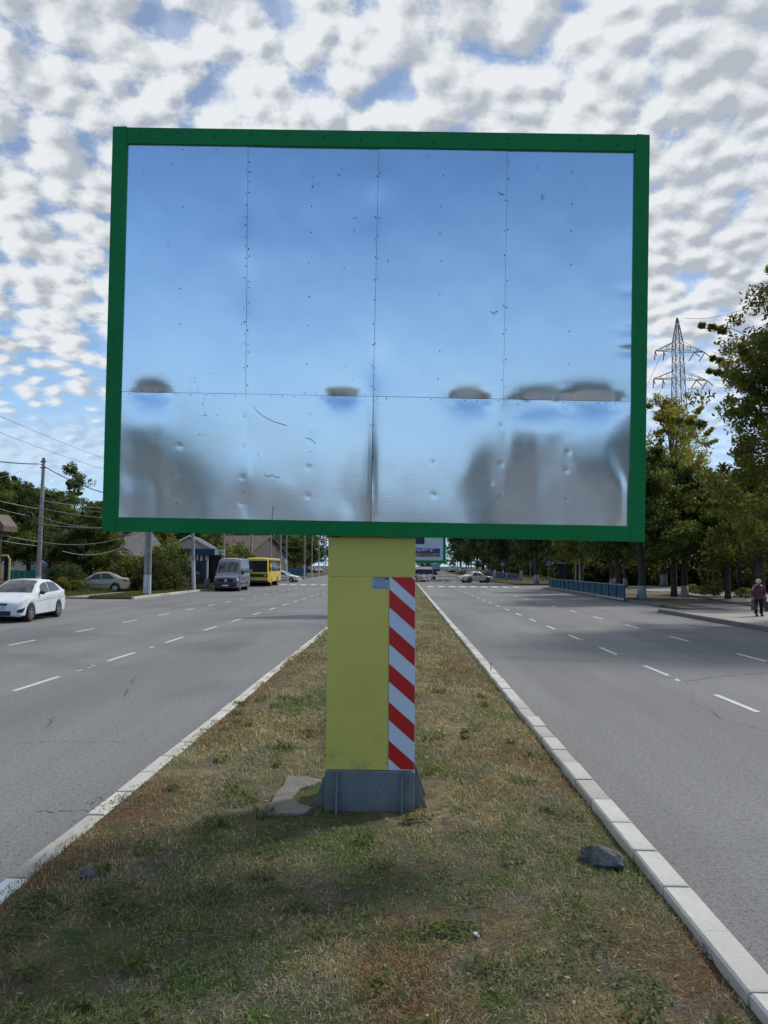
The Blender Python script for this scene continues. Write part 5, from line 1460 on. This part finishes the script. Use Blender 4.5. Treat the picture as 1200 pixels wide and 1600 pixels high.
def wheel_mesh(r, w):
    t = MB(); n = 20; prof = [(r * .62, -w / 2 + .01), (r * .93, -w / 2), (r, -w / 2 + .03), (r, w / 2 - .03), (r * .93, w / 2), (r * .62, w / 2 - .01)]
    rings = [[(p[1], p[0] * math.cos(2 * math.pi * k / n), p[0] * math.sin(2 * math.pi * k / n)) for p in prof] for k in range(n)]
    t.loft(rings + [rings[0]], close=True, cap=False); tm = t.mesh('tyre', M_tyre, True, 40)
    h = MB(); h.tube((-w / 2 + .04, 0, 0), (w / 2 - .035, 0, 0), r * .60, r * .60, 16, 1)
    for k in range(5):
        a = 2 * math.pi * k / 5; rot = Matrix.Rotation(-a, 3, 'X')
        h.box(Vector((w / 2 - .02, math.sin(a) * r * .33, math.cos(a) * r * .33)), (.03, r * .17, r * .60), 0, rot)
    h.tube((w / 2 - .04, 0, 0), (w / 2 - .004, 0, 0), r * .15, r * .12, 10)
    rn = [[((w / 2 - .03 + q[1]), q[0] * math.cos(2 * math.pi * k / 16), q[0] * math.sin(2 * math.pi * k / 16)) for q in ((r * .56, 0), (r * .63, .0), (r * .63, .025), (r * .58, .025))] for k in range(16)]
    h.loft(rn + [rn[0]], close=True, cap=False)
    return tm, h.mesh('rim', [M_rim, M_black], False)
def add_wheels(root, L, W, wheels, r, w=.2, half=None):
    tm, hm = wheel_mesh(r, w)
    for wx in wheels:
        for s in (1, -1):
            t = link_mesh('wheel', tm, root); t.location = (s * (W / 2 - w / 2 - .015), wx - L / 2, r); t.rotation_euler.z = 0 if s > 0 else math.pi
            link_mesh('rim', hm, t)
    MB().box((0, 0, r + .02), (W * .72, L * .86, .24)).build('underbody', M_black, root)
    for wx in wheels: MB().tube((-W * .43, wx - L / 2, r), (W * .43, wx - L / 2, r), r * .9, n=12).build('wheel_housing', M_black, root)

def sedan(loc_, rz, label, m, kind='modern', group=None, plate='', simple=False):
    r = empty('car', loc_, rz, label, 'car', group)
    if kind == 'modern':
        c = Car(4.37, 1.70, [(0, .62), (.05, .70), (.25, .78), (.9, .92), (1.15, .98), (1.6, 1.25), (2.05, 1.42), (2.5, 1.46), (3.0, 1.43), (3.45, 1.30), (3.85, 1.10), (4.25, 1.05), (4.37, .95)],
                [(0, .58), (.3, .76), (1.1, .90), (2.6, .97), (3.7, 1.03), (4.37, .92)], [(0, .26), (.2, .20), (4.1, .22), (4.37, .34)],
                [(0, .66), (.06, .80), (.2, .91), (.6, .985), (1.5, 1.0), (3.2, 1.0), (4.0, .95), (4.25, .88), (4.37, .76)], [.80, 3.37], .305)
        wsc, rsc, sw = (1.18, 2.02), (3.02, 3.78), [(1.42, 2.38), (2.44, 3.50)]
    elif kind == 'lanos':
        c = Car(4.24, 1.68, [(0, .62), (.06, .68), (.25, .74), (1.1, .88), (1.2, .91), (1.65, 1.18), (2.0, 1.36), (2.4, 1.42), (2.9, 1.40), (3.3, 1.24), (3.65, 1.03), (4.15, .98), (4.24, .86)],
                [(0, .58), (.3, .72), (1.1, .86), (3.4, .93), (4.24, .84)], [(0, .26), (.2, .20), (4.1, .22), (4.24, .36)],
                [(0, .70), (.06, .84), (.2, .93), (.6, .985), (3.4, 1.0), (4.0, .95), (4.24, .80)], [.80, 3.32], .29)
        wsc, rsc, sw = (1.24, 1.98), (2.95, 3.60), [(1.48, 2.32), (2.38, 3.28)]
    else:                                                        # old three box saloon
        c = Car(4.73, 1.80, [(0, .72), (.04, .80), (.2, .85), (1.3, .95), (1.42, .98), (1.85, 1.36), (2.1, 1.45), (2.7, 1.49), (3.1, 1.44), (3.55, 1.05), (3.7, .99), (4.6, .92), (4.73, .78)],
                [(0, .70), (1.3, .91), (3.6, .93), (4.73, .76)], [(0, .34), (.3, .25), (4.4, .26), (4.73, .40)],
                [(0, .84), (.06, .92), (.3, .965), (.8, 1.0), (3.6, 1.0), (4.5, .95), (4.73, .86)], [.92, 3.72], .33, tumble=.36)
        wsc, rsc, sw = (1.46, 2.02), (3.14, 3.52), [(1.74, 2.44), (2.50, 3.36)]
    b = c.body('body', m, r)
    c.screen('windscreen', M_glass, r, *wsc); c.screen('rear_window', M_glass, r, *rsc)
    for s in (1, -1):
        for i, (a, e) in enumerate(sw):
            f0 = (a + .10, a + .34) if i == 0 else (a, a); f1 = (e, e - .01) if i == 0 else (e, e - .34)
            c.patch('side_window', M_glass, r, f0, f1, 5.10, 6.80, s)
    MB().box((0, -c.L / 2 - .012 + .0, .50), (.56, .03, .12)).build('number_plate', M_white_plate, r)
    MB().box((0, c.L / 2 + .010, .60), (.52, .03, .12)).build('number_plate', M_white_plate, r)
    add_wheels(r, c.L, c.W, c.wheels, c.wr)
    for s in (1, -1):
        if kind == 'old':
            MB().tube((s * .62, -c.L / 2 - .02, .64), (s * .62, -c.L / 2 + .05, .64), .10, n=12).build('headlight', M_lamp, r)
            MB().box((s * .70, c.L / 2 - .01, .66), (.2, .06, .16)).build('tail_light', M_red_lamp, r)
        else:
            c.patch('headlight', M_lamp, r, (.05, .10), (.40, .72), 4.0, 5.2, s, .012)
            c.patch('tail_light', M_red_lamp, r, (c.L - .42, c.L - .36), (c.L - .03, c.L - .05), 3.9, 4.95, s, .010)
        h = c.section(wsc[0] + .35); MB().ell((s * (h[5][0] + .09), wsc[0] + .35 - c.L / 2, h[5][1] + .07), (.11, .06, .07), 8, 6).build('wing_mirror', M_black, r)
        if simple: continue
        for i, (a, e) in enumerate(sw):
            MB().box((s * (c.W / 2 + .004), e - .18 - c.L / 2, .80), (.02, .14, .03)).build('door_handle', M_chrome if kind != 'modern' else m, r)
            c.patch('door_seam', M_black, r, e + .02, e + .032, 2.2, 5.0, s, .003, 1, 6)
    if kind == 'modern':
        MB().box((0, -c.L / 2 + .01, .63), (.64, .05, .07)).build('grille', M_black, r)
        MB().box((0, -c.L / 2 - .006, .655), (.60, .04, .012)).build('grille_bar', M_chrome, r)
        MB().ell((0, -c.L / 2 - .02, .645), (.075, .02, .038), 12, 6).build('badge', M_chrome, r)
        MB().box((0, -c.L / 2 + .005, .33), (.90, .05, .15)).build('lower_grille', M_black, r)
        for s in (1, -1): 
            c.patch('fog_lamp_recess', M_black, r, (.03, .05), (.22, .34), 2.55, 3.3, s, .010)
            c.patch('side_crease_shade', mat('crease_shadow', (.30, .31, .32), .5), r, 1.2, 3.9, 3.62, 3.70, s, .003)  # grey strip paints the shade line along the body crease
        MB().path([(-.55, wsc[0] - c.L / 2 + .02, 1.005), (-.1, wsc[0] - c.L / 2 + .10, 1.05), (.0, wsc[0] - c.L / 2 - .0, .995)], .012, 5).build('wiper', M_black, r)
    else:
        MB().box((0, -c.L / 2 + .0, .64), (.8, .04, .12)).build('grille', M_black if kind == 'lanos' else M_chrome, r)
    if kind == 'old':
        for y_ in (-c.L / 2 - .05, c.L / 2 + .05): MB().box((0, y_, .50), (1.66, .10, .09)).build('bumper', M_chrome, r, bevel=.02)
    if kind == 'lanos':
        for s in (1, -1): c.patch('side_moulding', mat('moulding', (.22, .21, .18), .5), r, 1.15, 3.0, 3.05, 3.25, s, .012)
    if plate:
        text_mesh('lettering', plate, .095, M_black, r, (0, -c.L / 2 - .030, .50), (R(90), 0, 0))
    return r
P_white = paint('paint_white', (.66, .70, .74)); P_olive = paint('paint_olive_gold', (.36, .33, .24), .3); P_dark = paint('paint_dark_blue', (.02, .025, .05)); P_silver = paint('paint_silver', (.45, .46, .47), .4)
P_cream = paint('paint_cream', (.62, .60, .53)); P_brown = paint('paint_maroon', (.09, .04, .05)); P_beige = paint('paint_beige', (.35, .34, .27))
def on_road(px, py): 
    p = G(px, py, 0); return p
sedan((-13.95, 28.2, .004), R(4), 'shiny white sedan driving towards the viewer at the left edge', P_white, 'modern', plate='AH 6218 IK')
sedan((xat(155, 54.6), 54.6, .1), R(-77), 'olive gold sedan parked on the verge behind the left road', P_olive, 'lanos')
def far_car(px, pyb, D, rz, label, m, kind='lanos', group=None):
    sedan((at(px, 900, D).x, D, gzf(D) + .004), rz, label, m, kind, group, simple=True)
far_car(742.5, 909, 103, R(118), 'old white saloon turning across the junction', P_cream, 'old')
far_car(735, 897, 165, R(176), 'dark maroon car ahead of the white saloon on the right road', P_brown)
far_car(722, 896, 185, R(180), 'beige car driving away on the right road', P_beige)
far_car(706, 894, 205, R(180), 'silver grey car farthest away on the right road', P_silver, 'lanos')
far_car(444, 905, 98, R(75), 'white car nosing out of the side street behind the yellow bus', P_white, 'lanos')
far_car(484, 890, 180, R(40), 'dark blue car far off between the left poles', P_dark)
far_car(496, 890, 184, R(20), 'silver car beside the dark blue one far off on the left road', P_silver)

def van():
    r = empty('minibus', (-13.95, 63.0, .004), R(2.0), 'dark blue grey minibus driving towards the viewer in the left lane', 'minibus')
    P = paint('paint_slate', (.10, .11, .17), .25)
    c = Car(5.9, 1.98, [(0, .98), (.06, 1.08), (.35, 1.20), (.75, 1.32), (.85, 1.40), (1.3, 2.0), (1.5, 2.30), (1.75, 2.52), (2.2, 2.60), (5.3, 2.60), (5.8, 2.55), (5.9, 2.45)],
            [(0, .94), (.75, 1.20), (1.0, 1.30), (5.9, 1.36)], [(0, .30), (.3, .27), (5.6, .30), (5.9, .42)], [(0, .80), (.06, .90), (.25, .965), (.7, 1.0), (5.6, 1.0), (5.9, .96)], [.98, 4.5], .34, tumble=.10, crown=.05)
    c.body('body', P, r); c.screen('windscreen', M_glass, r, .92, 1.46, tw=.96)
    for s in (1, -1):
        c.patch('side_window', M_glass, r, (1.12, 1.42), (2.02, 2.02), 5.12, 6.35, s)
        for a in (2.15, 3.3, 4.45): c.patch('side_window', M_glass, r, a, a + 1.08, 5.15, 6.4, s)
        c.patch('headlight', M_lamp, r, (.03, .05), (.30, .42), 3.9, 5.1, s, .012)
        MB().box((s * 1.12, -c.L / 2 + 1.15, 1.45), (.16, .10, .34)).build('wing_mirror', M_black, r, bevel=.03)
        c.patch('side_moulding', M_black, r, 1.4, 4.0, 2.5, 2.75, s, .01)
        c.patch('door_seam', M_black, r, 2.07, 2.085, 2.2, 5.0, s, .003, 1, 6)
    MB().box((0, -c.L / 2 + .0, .86), (1.15, .05, .26)).build('grille', M_black, r)
    MB().tube((0, -c.L / 2 - .04, .86), (0, -c.L / 2 - .01, .86), .10, n=16).build('badge', M_chrome, r)
    MB().box((0, -c.L / 2 - .03, .50), (1.7, .12, .30)).build('bumper', mat('bumper_grey', (.03, .032, .038), .6), r, bevel=.03)
    MB().box((0, -c.L / 2 - .10, .47), (.52, .02, .11)).build('number_plate', M_white_plate, r)
    MB().box((-.52, -c.L / 2 + .97, 1.50), (.30, .01, .16)).build('dash_card', mat('card_green', (.35, .45, .40), .6), r).rotation_euler = (R(-36), 0, 0)
    add_wheels(r, c.L, c.W, c.wheels, c.wr, .22)
van()
def bus():
    r = empty('bus', (-14.35, 79.6, .004), R(-1.0), 'yellow city bus standing behind the dark minibus', 'bus')
    P = paint('paint_bus_yellow', (.78, .54, .03)); L_ = 7.2; W_ = 2.3
    c = Car(L_, W_, [(0, 2.60), (.06, 2.74), (.25, 2.82), (L_ - .2, 2.82), (L_, 2.70)], [(0, 1.40), (L_, 1.40)], [(0, .42), (L_, .45)], [(0, .93), (.06, .97), (.25, 1.0), (L_ - .2, 1.0), (L_, .95)], [1.55, 5.1], .42, tumble=.05, crown=.04)
    c.body('body', P, r)
    MB().box((0, -L_ / 2 - .012, 1.98), (2.02, .03, 1.12)).build('windscreen', M_glass, r, bevel=.01)
    MB().box((0, -L_ / 2 - .012, 1.07), (2.06, .03, .30)).build('grille_band', M_black, r)
    MB().box((0, -L_ / 2 - .03, .48), (2.24, .12, .20)).build('bumper', M_black, r)
    MB().box((0, -L_ / 2 - .03, .60), (.52, .02, .11)).build('number_plate', M_white_plate, r)
    MB().box((-.70, -L_ / 2 - .03, 1.55), (.42, .01, .18)).build('route_board', M_white_plate, r)
    MB().box((-.55, -L_ / 2 + .8, 2.96), (.5, .5, .16)).build('roof_hatch', M_dark, r)
    for s in (1, -1):
        MB().tube((s * .82, -L_ / 2 - .03, 1.07), (s * .82, -L_ / 2 - .01, 1.07), .10, n=12).build('headlight', M_lamp, r)
        MB().box((s * 1.28, -L_ / 2 + .02, 1.72), (.14, .08, .40)).build('wing_mirror', M_black, r)
        for k in range(5): c.patch('side_window', M_glass, r, .45 + k * 1.3, 1.6 + k * 1.3, 5.15, 6.75, s)
        MB().box((s * (W_ / 2 + .004), -L_ / 2 + 1.0, 1.3), (.02, .8, 1.9)).build('door', P, r)
    add_wheels(r, L_, W_, c.wheels, c.wr, .26)
bus()
# trailer and barrier on the island beyond the junction
def junk():
    D = 106.; q = lambda px, py, d=D: at(px, py, d); zg = .15
    r = empty('trailer', (q(664, 896).x, D + 2, zg), 0, 'dark flat trailer on the island beyond the junction', 'trailer')
    MB().box((0, 0, .95), (3.6, 1.8, .35)).build('load_bed', M_dark, r); MB().box((0, 0, 1.35), (3.2, 1.6, .45)).build('load', mat('load_dark', (.02, .03, .06), .7, var=.4), r)
    for s in (-1, 1): MB().tube((s * 1.2, -.95, .33), (s * 1.2, -.75, .33), .33, n=14).build('wheel', M_tyre, r)
    b = empty('barrier', (q(660, 897).x, D, zg), 0, 'low red and white barrier boards on the island beyond the junction', 'barrier')
    for z in (.45, .85): MB().box((0, 0, z), (2.7, .04, .16)).build('barrier_board', M_white_paint, b)
    for x in (-1.0, -.2, .6): 
        for z in (.45, .85): MB().box((x, -.024, z), (.35, .008, .16)).build('red_block', M_red, b)
    for s in (-1.2, 1.2): MB().box((s, .04, .5), (.07, .07, 1.0)).build('barrier_leg', M_dark, b)
    s_ = empty('information_stand', (q(681, 897).x, D - 1, zg), 0, 'small blue grey stand on two thin legs on the far island', 'stand')
    MB().box((0, 0, 2.0), (1.1, .08, .75)).build('stand_board', mat('stand_blue', (.20, .30, .36), .6, var=.2), s_)
    for x in (-.5, .5): MB().tube((x, 0, 0), (x, 0, 1.7), .04).build('stand_leg', M_pole, s_)
    t_ = empty('bus', (at(690, 885, 215).x - 1.0, 222, gzf(222)), 0, 'small dark blue van far away beneath the second board', 'van')
    c = Car(5.0, 1.9, [(0, 1.0), (.1, 1.1), (.8, 1.3), (1.5, 2.0), (2, 2.1), (5, 2.05)], [(0, .9), (5, 1.2)], [(0, .3), (5, .3)], [(0, .85), (.3, 1), (5, .97)], [.9, 4.0], .33, tumble=.12)
    t_.name = 'van'; c.body('body', paint('paint_far_blue', (.03, .06, .20)), t_); c.screen('rear_window', M_glass, t_, .9, 1.45); add_wheels(t_, 5.0, 1.9, c.wheels, c.wr)
    rs = random.Random(3)
    mb = MB()
    for k in range(60): mb.ell((rs.uniform(-1.8, 3.0), rs.uniform(-1.5, 1.5), .1), (rs.uniform(.1, .3), rs.uniform(.1, .3), rs.uniform(.05, .18)), 6, 4)
    o = mb.build('rubble_heap', M_rub); o.location = (q(668, 900).x, D - .5, zg); tag(o, 'grey rubble strewn over the island beyond the junction', 'rubble', kind='stuff')
junk()

# ------------------------------------------------------------------ the woman on the pavement
def person(px, py, h, rz, label, coat, trousers, hat, scale=1.0, bag=True):
    p = G(px, py, .13); r = empty('person', (p.x, p.y, .13), rz, label, 'person'); k = h / 1.62
    skin = mat('skin', (.42, .25, .18), .6, var=.06)
    # continuous body: skin modifier over a posed skeleton
    J = {'pel': (0, 0, .86), 'wai': (0, .01, 1.02), 'che': (0, 0, 1.22), 'nk0': (0, 0, 1.36), 'nk': (0, -.02, 1.42), 'hd': (0, -.04, 1.50), 'ht': (0, -.03, 1.60)}
    for s, n in ((1, 'r'), (-1, 'l')):
        J['hip' + n] = (s * .10, 0, .82); J['kn' + n] = (s * .12, -.02 if s > 0 else .03, .46); J['an' + n] = (s * .12, .02, .09); J['to' + n] = (s * .14, -.13, .035)
        J['sh' + n] = (s * .19, 0, 1.33); J['el' + n] = (s * .30, .03, 1.08)
        J['wr' + n] = (s * .24, -.12, .92) if s > 0 else (s * .27, -.06, .86)
        J['ha' + n] = (s * .18, -.17, .88) if s > 0 else (s * .27, -.08, .77)
    names = list(J); E = [('pel', 'wai'), ('wai', 'che'), ('che', 'nk0'), ('nk0', 'nk'), ('nk', 'hd'), ('hd', 'ht')]
    for n in 'rl': E += [('pel', 'hip' + n), ('hip' + n, 'kn' + n), ('kn' + n, 'an' + n), ('an' + n, 'to' + n), ('nk0', 'sh' + n), ('sh' + n, 'el' + n), ('el' + n, 'wr' + n), ('wr' + n, 'ha' + n)]
    RD = {'pel': .15, 'wai': .14, 'che': .15, 'nk0': .09, 'nk': .055, 'hd': .092, 'ht': .07, 'hip': .09, 'kn': .06, 'an': .042, 'to': .038, 'sh': .07, 'el': .048, 'wr': .032, 'ha': .035}
    me = bpy.data.meshes.new('body'); me.from_pydata([tuple(c * k for c in J[n]) for n in names], [(names.index(a), names.index(b)) for a, b in E], [])
    o = bpy.data.objects.new('body', me); COL.objects.link(o)
    sk = o.modifiers.new('skin', 'SKIN'); sk.use_smooth_shade = True; ss = o.modifiers.new('sub', 'SUBSURF'); ss.levels = ss.render_levels = 1
    for i, n in enumerate(names):
        q = RD.get(n) or RD.get(n[:-1]) ; me.skin_vertices[0].data[i].radius = (q * k, q * k * .85)
    me.skin_vertices[0].data[0].use_root = True
    dg = bpy.context.evaluated_depsgraph_get(); dg.update()
    bm_ = bpy.data.meshes.new_from_object(o.evaluated_get(dg)); bpy.data.objects.remove(o); bm_.name = 'body'; bm_.materials.clear(); bm_.materials.append(skin)
    body = link_mesh('body', bm_, r)
    def ring(c, rx, ry, n=14, tilt=0): return [(c[0] * k + rx * k * math.cos(2 * math.pi * i / n), c[1] * k + ry * k * math.sin(2 * math.pi * i / n), c[2] * k) for i in range(n)]
    co = MB().loft([ring((0, 0, .78), .215, .165), ring((0, 0, .84), .225, .175), ring((0, .01, 1.02), .205, .165), ring((0, 0, 1.2), .215, .16), ring((0, 0, 1.33), .19, .125), ring((0, 0, 1.385), .10, .085), ring((0, 0, 1.42), .078, .072)])
    for s, n in ((1, 'r'), (-1, 'l')):
        pts = [Vector(J['sh' + n]) * k + Vector((-s * .02, 0, 0)), Vector(J['el' + n]) * k, Vector(J['wr' + n]) * k]
        co.path(pts, [.085 * k, .07 * k, .052 * k], 9)
    co.build('coat', coat, r, smooth=True, sharp=70)
    tr = MB()
    for n in 'rl':
        tr.path([Vector(J['hip' + n]) * k + Vector((0, 0, .06)), Vector(J['kn' + n]) * k, Vector(J['an' + n]) * k + Vector((0, 0, .02))], [.115 * k, .085 * k, .07 * k], 9)
    tr.build('trousers', trousers, r, smooth=True, sharp=70)
    for n in 'rl':
        a = Vector(J['an' + n]) * k; MB().ell((a.x, a.y - .06 * k, .045 * k), (.05 * k, .13 * k, .055 * k), 8, 6).build('shoe', M_dark, r, smooth=True)
    hd = Vector(J['hd']) * k
    MB().ell((hd.x, hd.y + .01, hd.z + .06 * k), (.112 * k, .118 * k, .10 * k), 12, 8).build('hat', hat, r, smooth=True)
    f = MB()
    for s in (-1, 1): f.ell((hd.x + s * .032 * k, hd.y - .088 * k, hd.z - .005), (.012 * k, .008 * k, .009 * k), 6, 4)
    f.build('eyes', M_black, body)
    MB().ell((hd.x, hd.y - .100 * k, hd.z - .03 * k), (.013 * k, .018 * k, .022 * k), 6, 5).build('nose', skin, body)
    MB().box((hd.x, hd.y - .088 * k, hd.z - .062 * k), (.045 * k, .012 * k, .010 * k)).build('mouth', mat('lips', (.25, .09, .08), .6), body)
    fg = MB()
    for s, n in ((1, 'r'), (-1, 'l')):
        h0 = Vector(J['ha' + n]) * k
        for j in range(4): fg.path([h0 + Vector((0, (j - 1.5) * .018, 0)), h0 + Vector((-s * .01, (j - 1.5) * .018, -.05 - .006 * (j % 3))), h0 + Vector((-s * .03, (j - 1.5) * .016, -.075 - .006 * (j % 3)))], [.009, .008, .006], 5)
        fg.path([h0 + Vector((0, -.03, .02)), h0 + Vector((-s * .015, -.05, -.015))], [.010, .008], 5)
    fg.build('fingers', skin, body)
    if bag:
        hb = Vector(J['hal']) * k
        b = empty('handbag', Vector((p.x, p.y, .13)) + Matrix.Rotation(rz, 3, 'Z') @ Vector((hb.x, hb.y, hb.z - .42)), rz, 'dark grey handbag hanging from the hand of the woman', 'bag')
        MB().box((0, 0, .10), (.12, .28, .26), taper=.85).build('bag_body', mat('bag_grey', (.04, .042, .045), .7), b, bevel=.02)
        MB().path([(0, -.09, .22), (0, -.06, .36), (0, 0, .41), (0, .06, .36), (0, .09, .22)], .008, 5).build('bag_handle', M_black, b)
    return r
w_ = person(1186, 963, 1.46, R(4), 'woman in a plum jacket, black trousers and pale knitted hat walking on the pavement', mat('plum_cloth', (.13, .028, .075), .85, var=.12, vscale=9, bump=.3, bscale=30), mat('black_cloth', (.012, .010, .014), .9), mat('pale_wool', (.62, .60, .46), .95, var=.1, bump=.5, bscale=60))
# bench edge and bin at the right picture edge
p = G(1201, 955, .13); r = empty('planter', (p.x, p.y, .13), 0, 'brown planter tub cut by the right picture edge', 'planter')
MB().tube((0, 0, 0), (0, 0, .42), .17, .24, 12).build('tub', mat('tub_brown', (.07, .055, .04), .8, var=.2), r)
# people and kiosk in the deep shade beyond the fence
p = G(872, 905, .1); r = empty('kiosk', (at(876, 890, 82).x, 82, .1), 0, 'dark kiosk in the shade behind the far end of the blue fence', 'kiosk')
MB().box((0, 0, 1.25), (1.3, 1.3, 2.3)).build('kiosk_body', mat('kiosk_dark', (.02, .022, .028), .7, var=.3), r); MB().box((0, 0, 2.45), (1.6, 1.6, .12)).build('kiosk_roof', M_pole, r)
for px, D, s in ((868, 80, .9), (887, 80, .95)):
    put_tree('shrub', S_thin, at(px, 900, D).x, D, .1, 1.2, 1.4, rz=px, label='dark upright bush %s of the shaded kiosk' % ('left' if px < 876 else 'right'), cat='bush')
for px, D in ((905, 66), (899, 70)):
    b = at(px, 900, D); r = empty('birch_trunk', (b.x, D, .1), 0, 'slim white birch stem behind the blue fence, %s of the pair' % ('right' if px == 905 else 'left'), 'tree')
    MB().tube((0, 0, 0), (.1, 0, 4.2), .07, .04).build('trunk', M_white_bark, r)
    cm = shrub_meshes(int(px), 2.4, 1.1, 'olive', 30, 60, .08)[1]; o = link_mesh('crown', cm, r); o.location = (0, 0, 2.4)
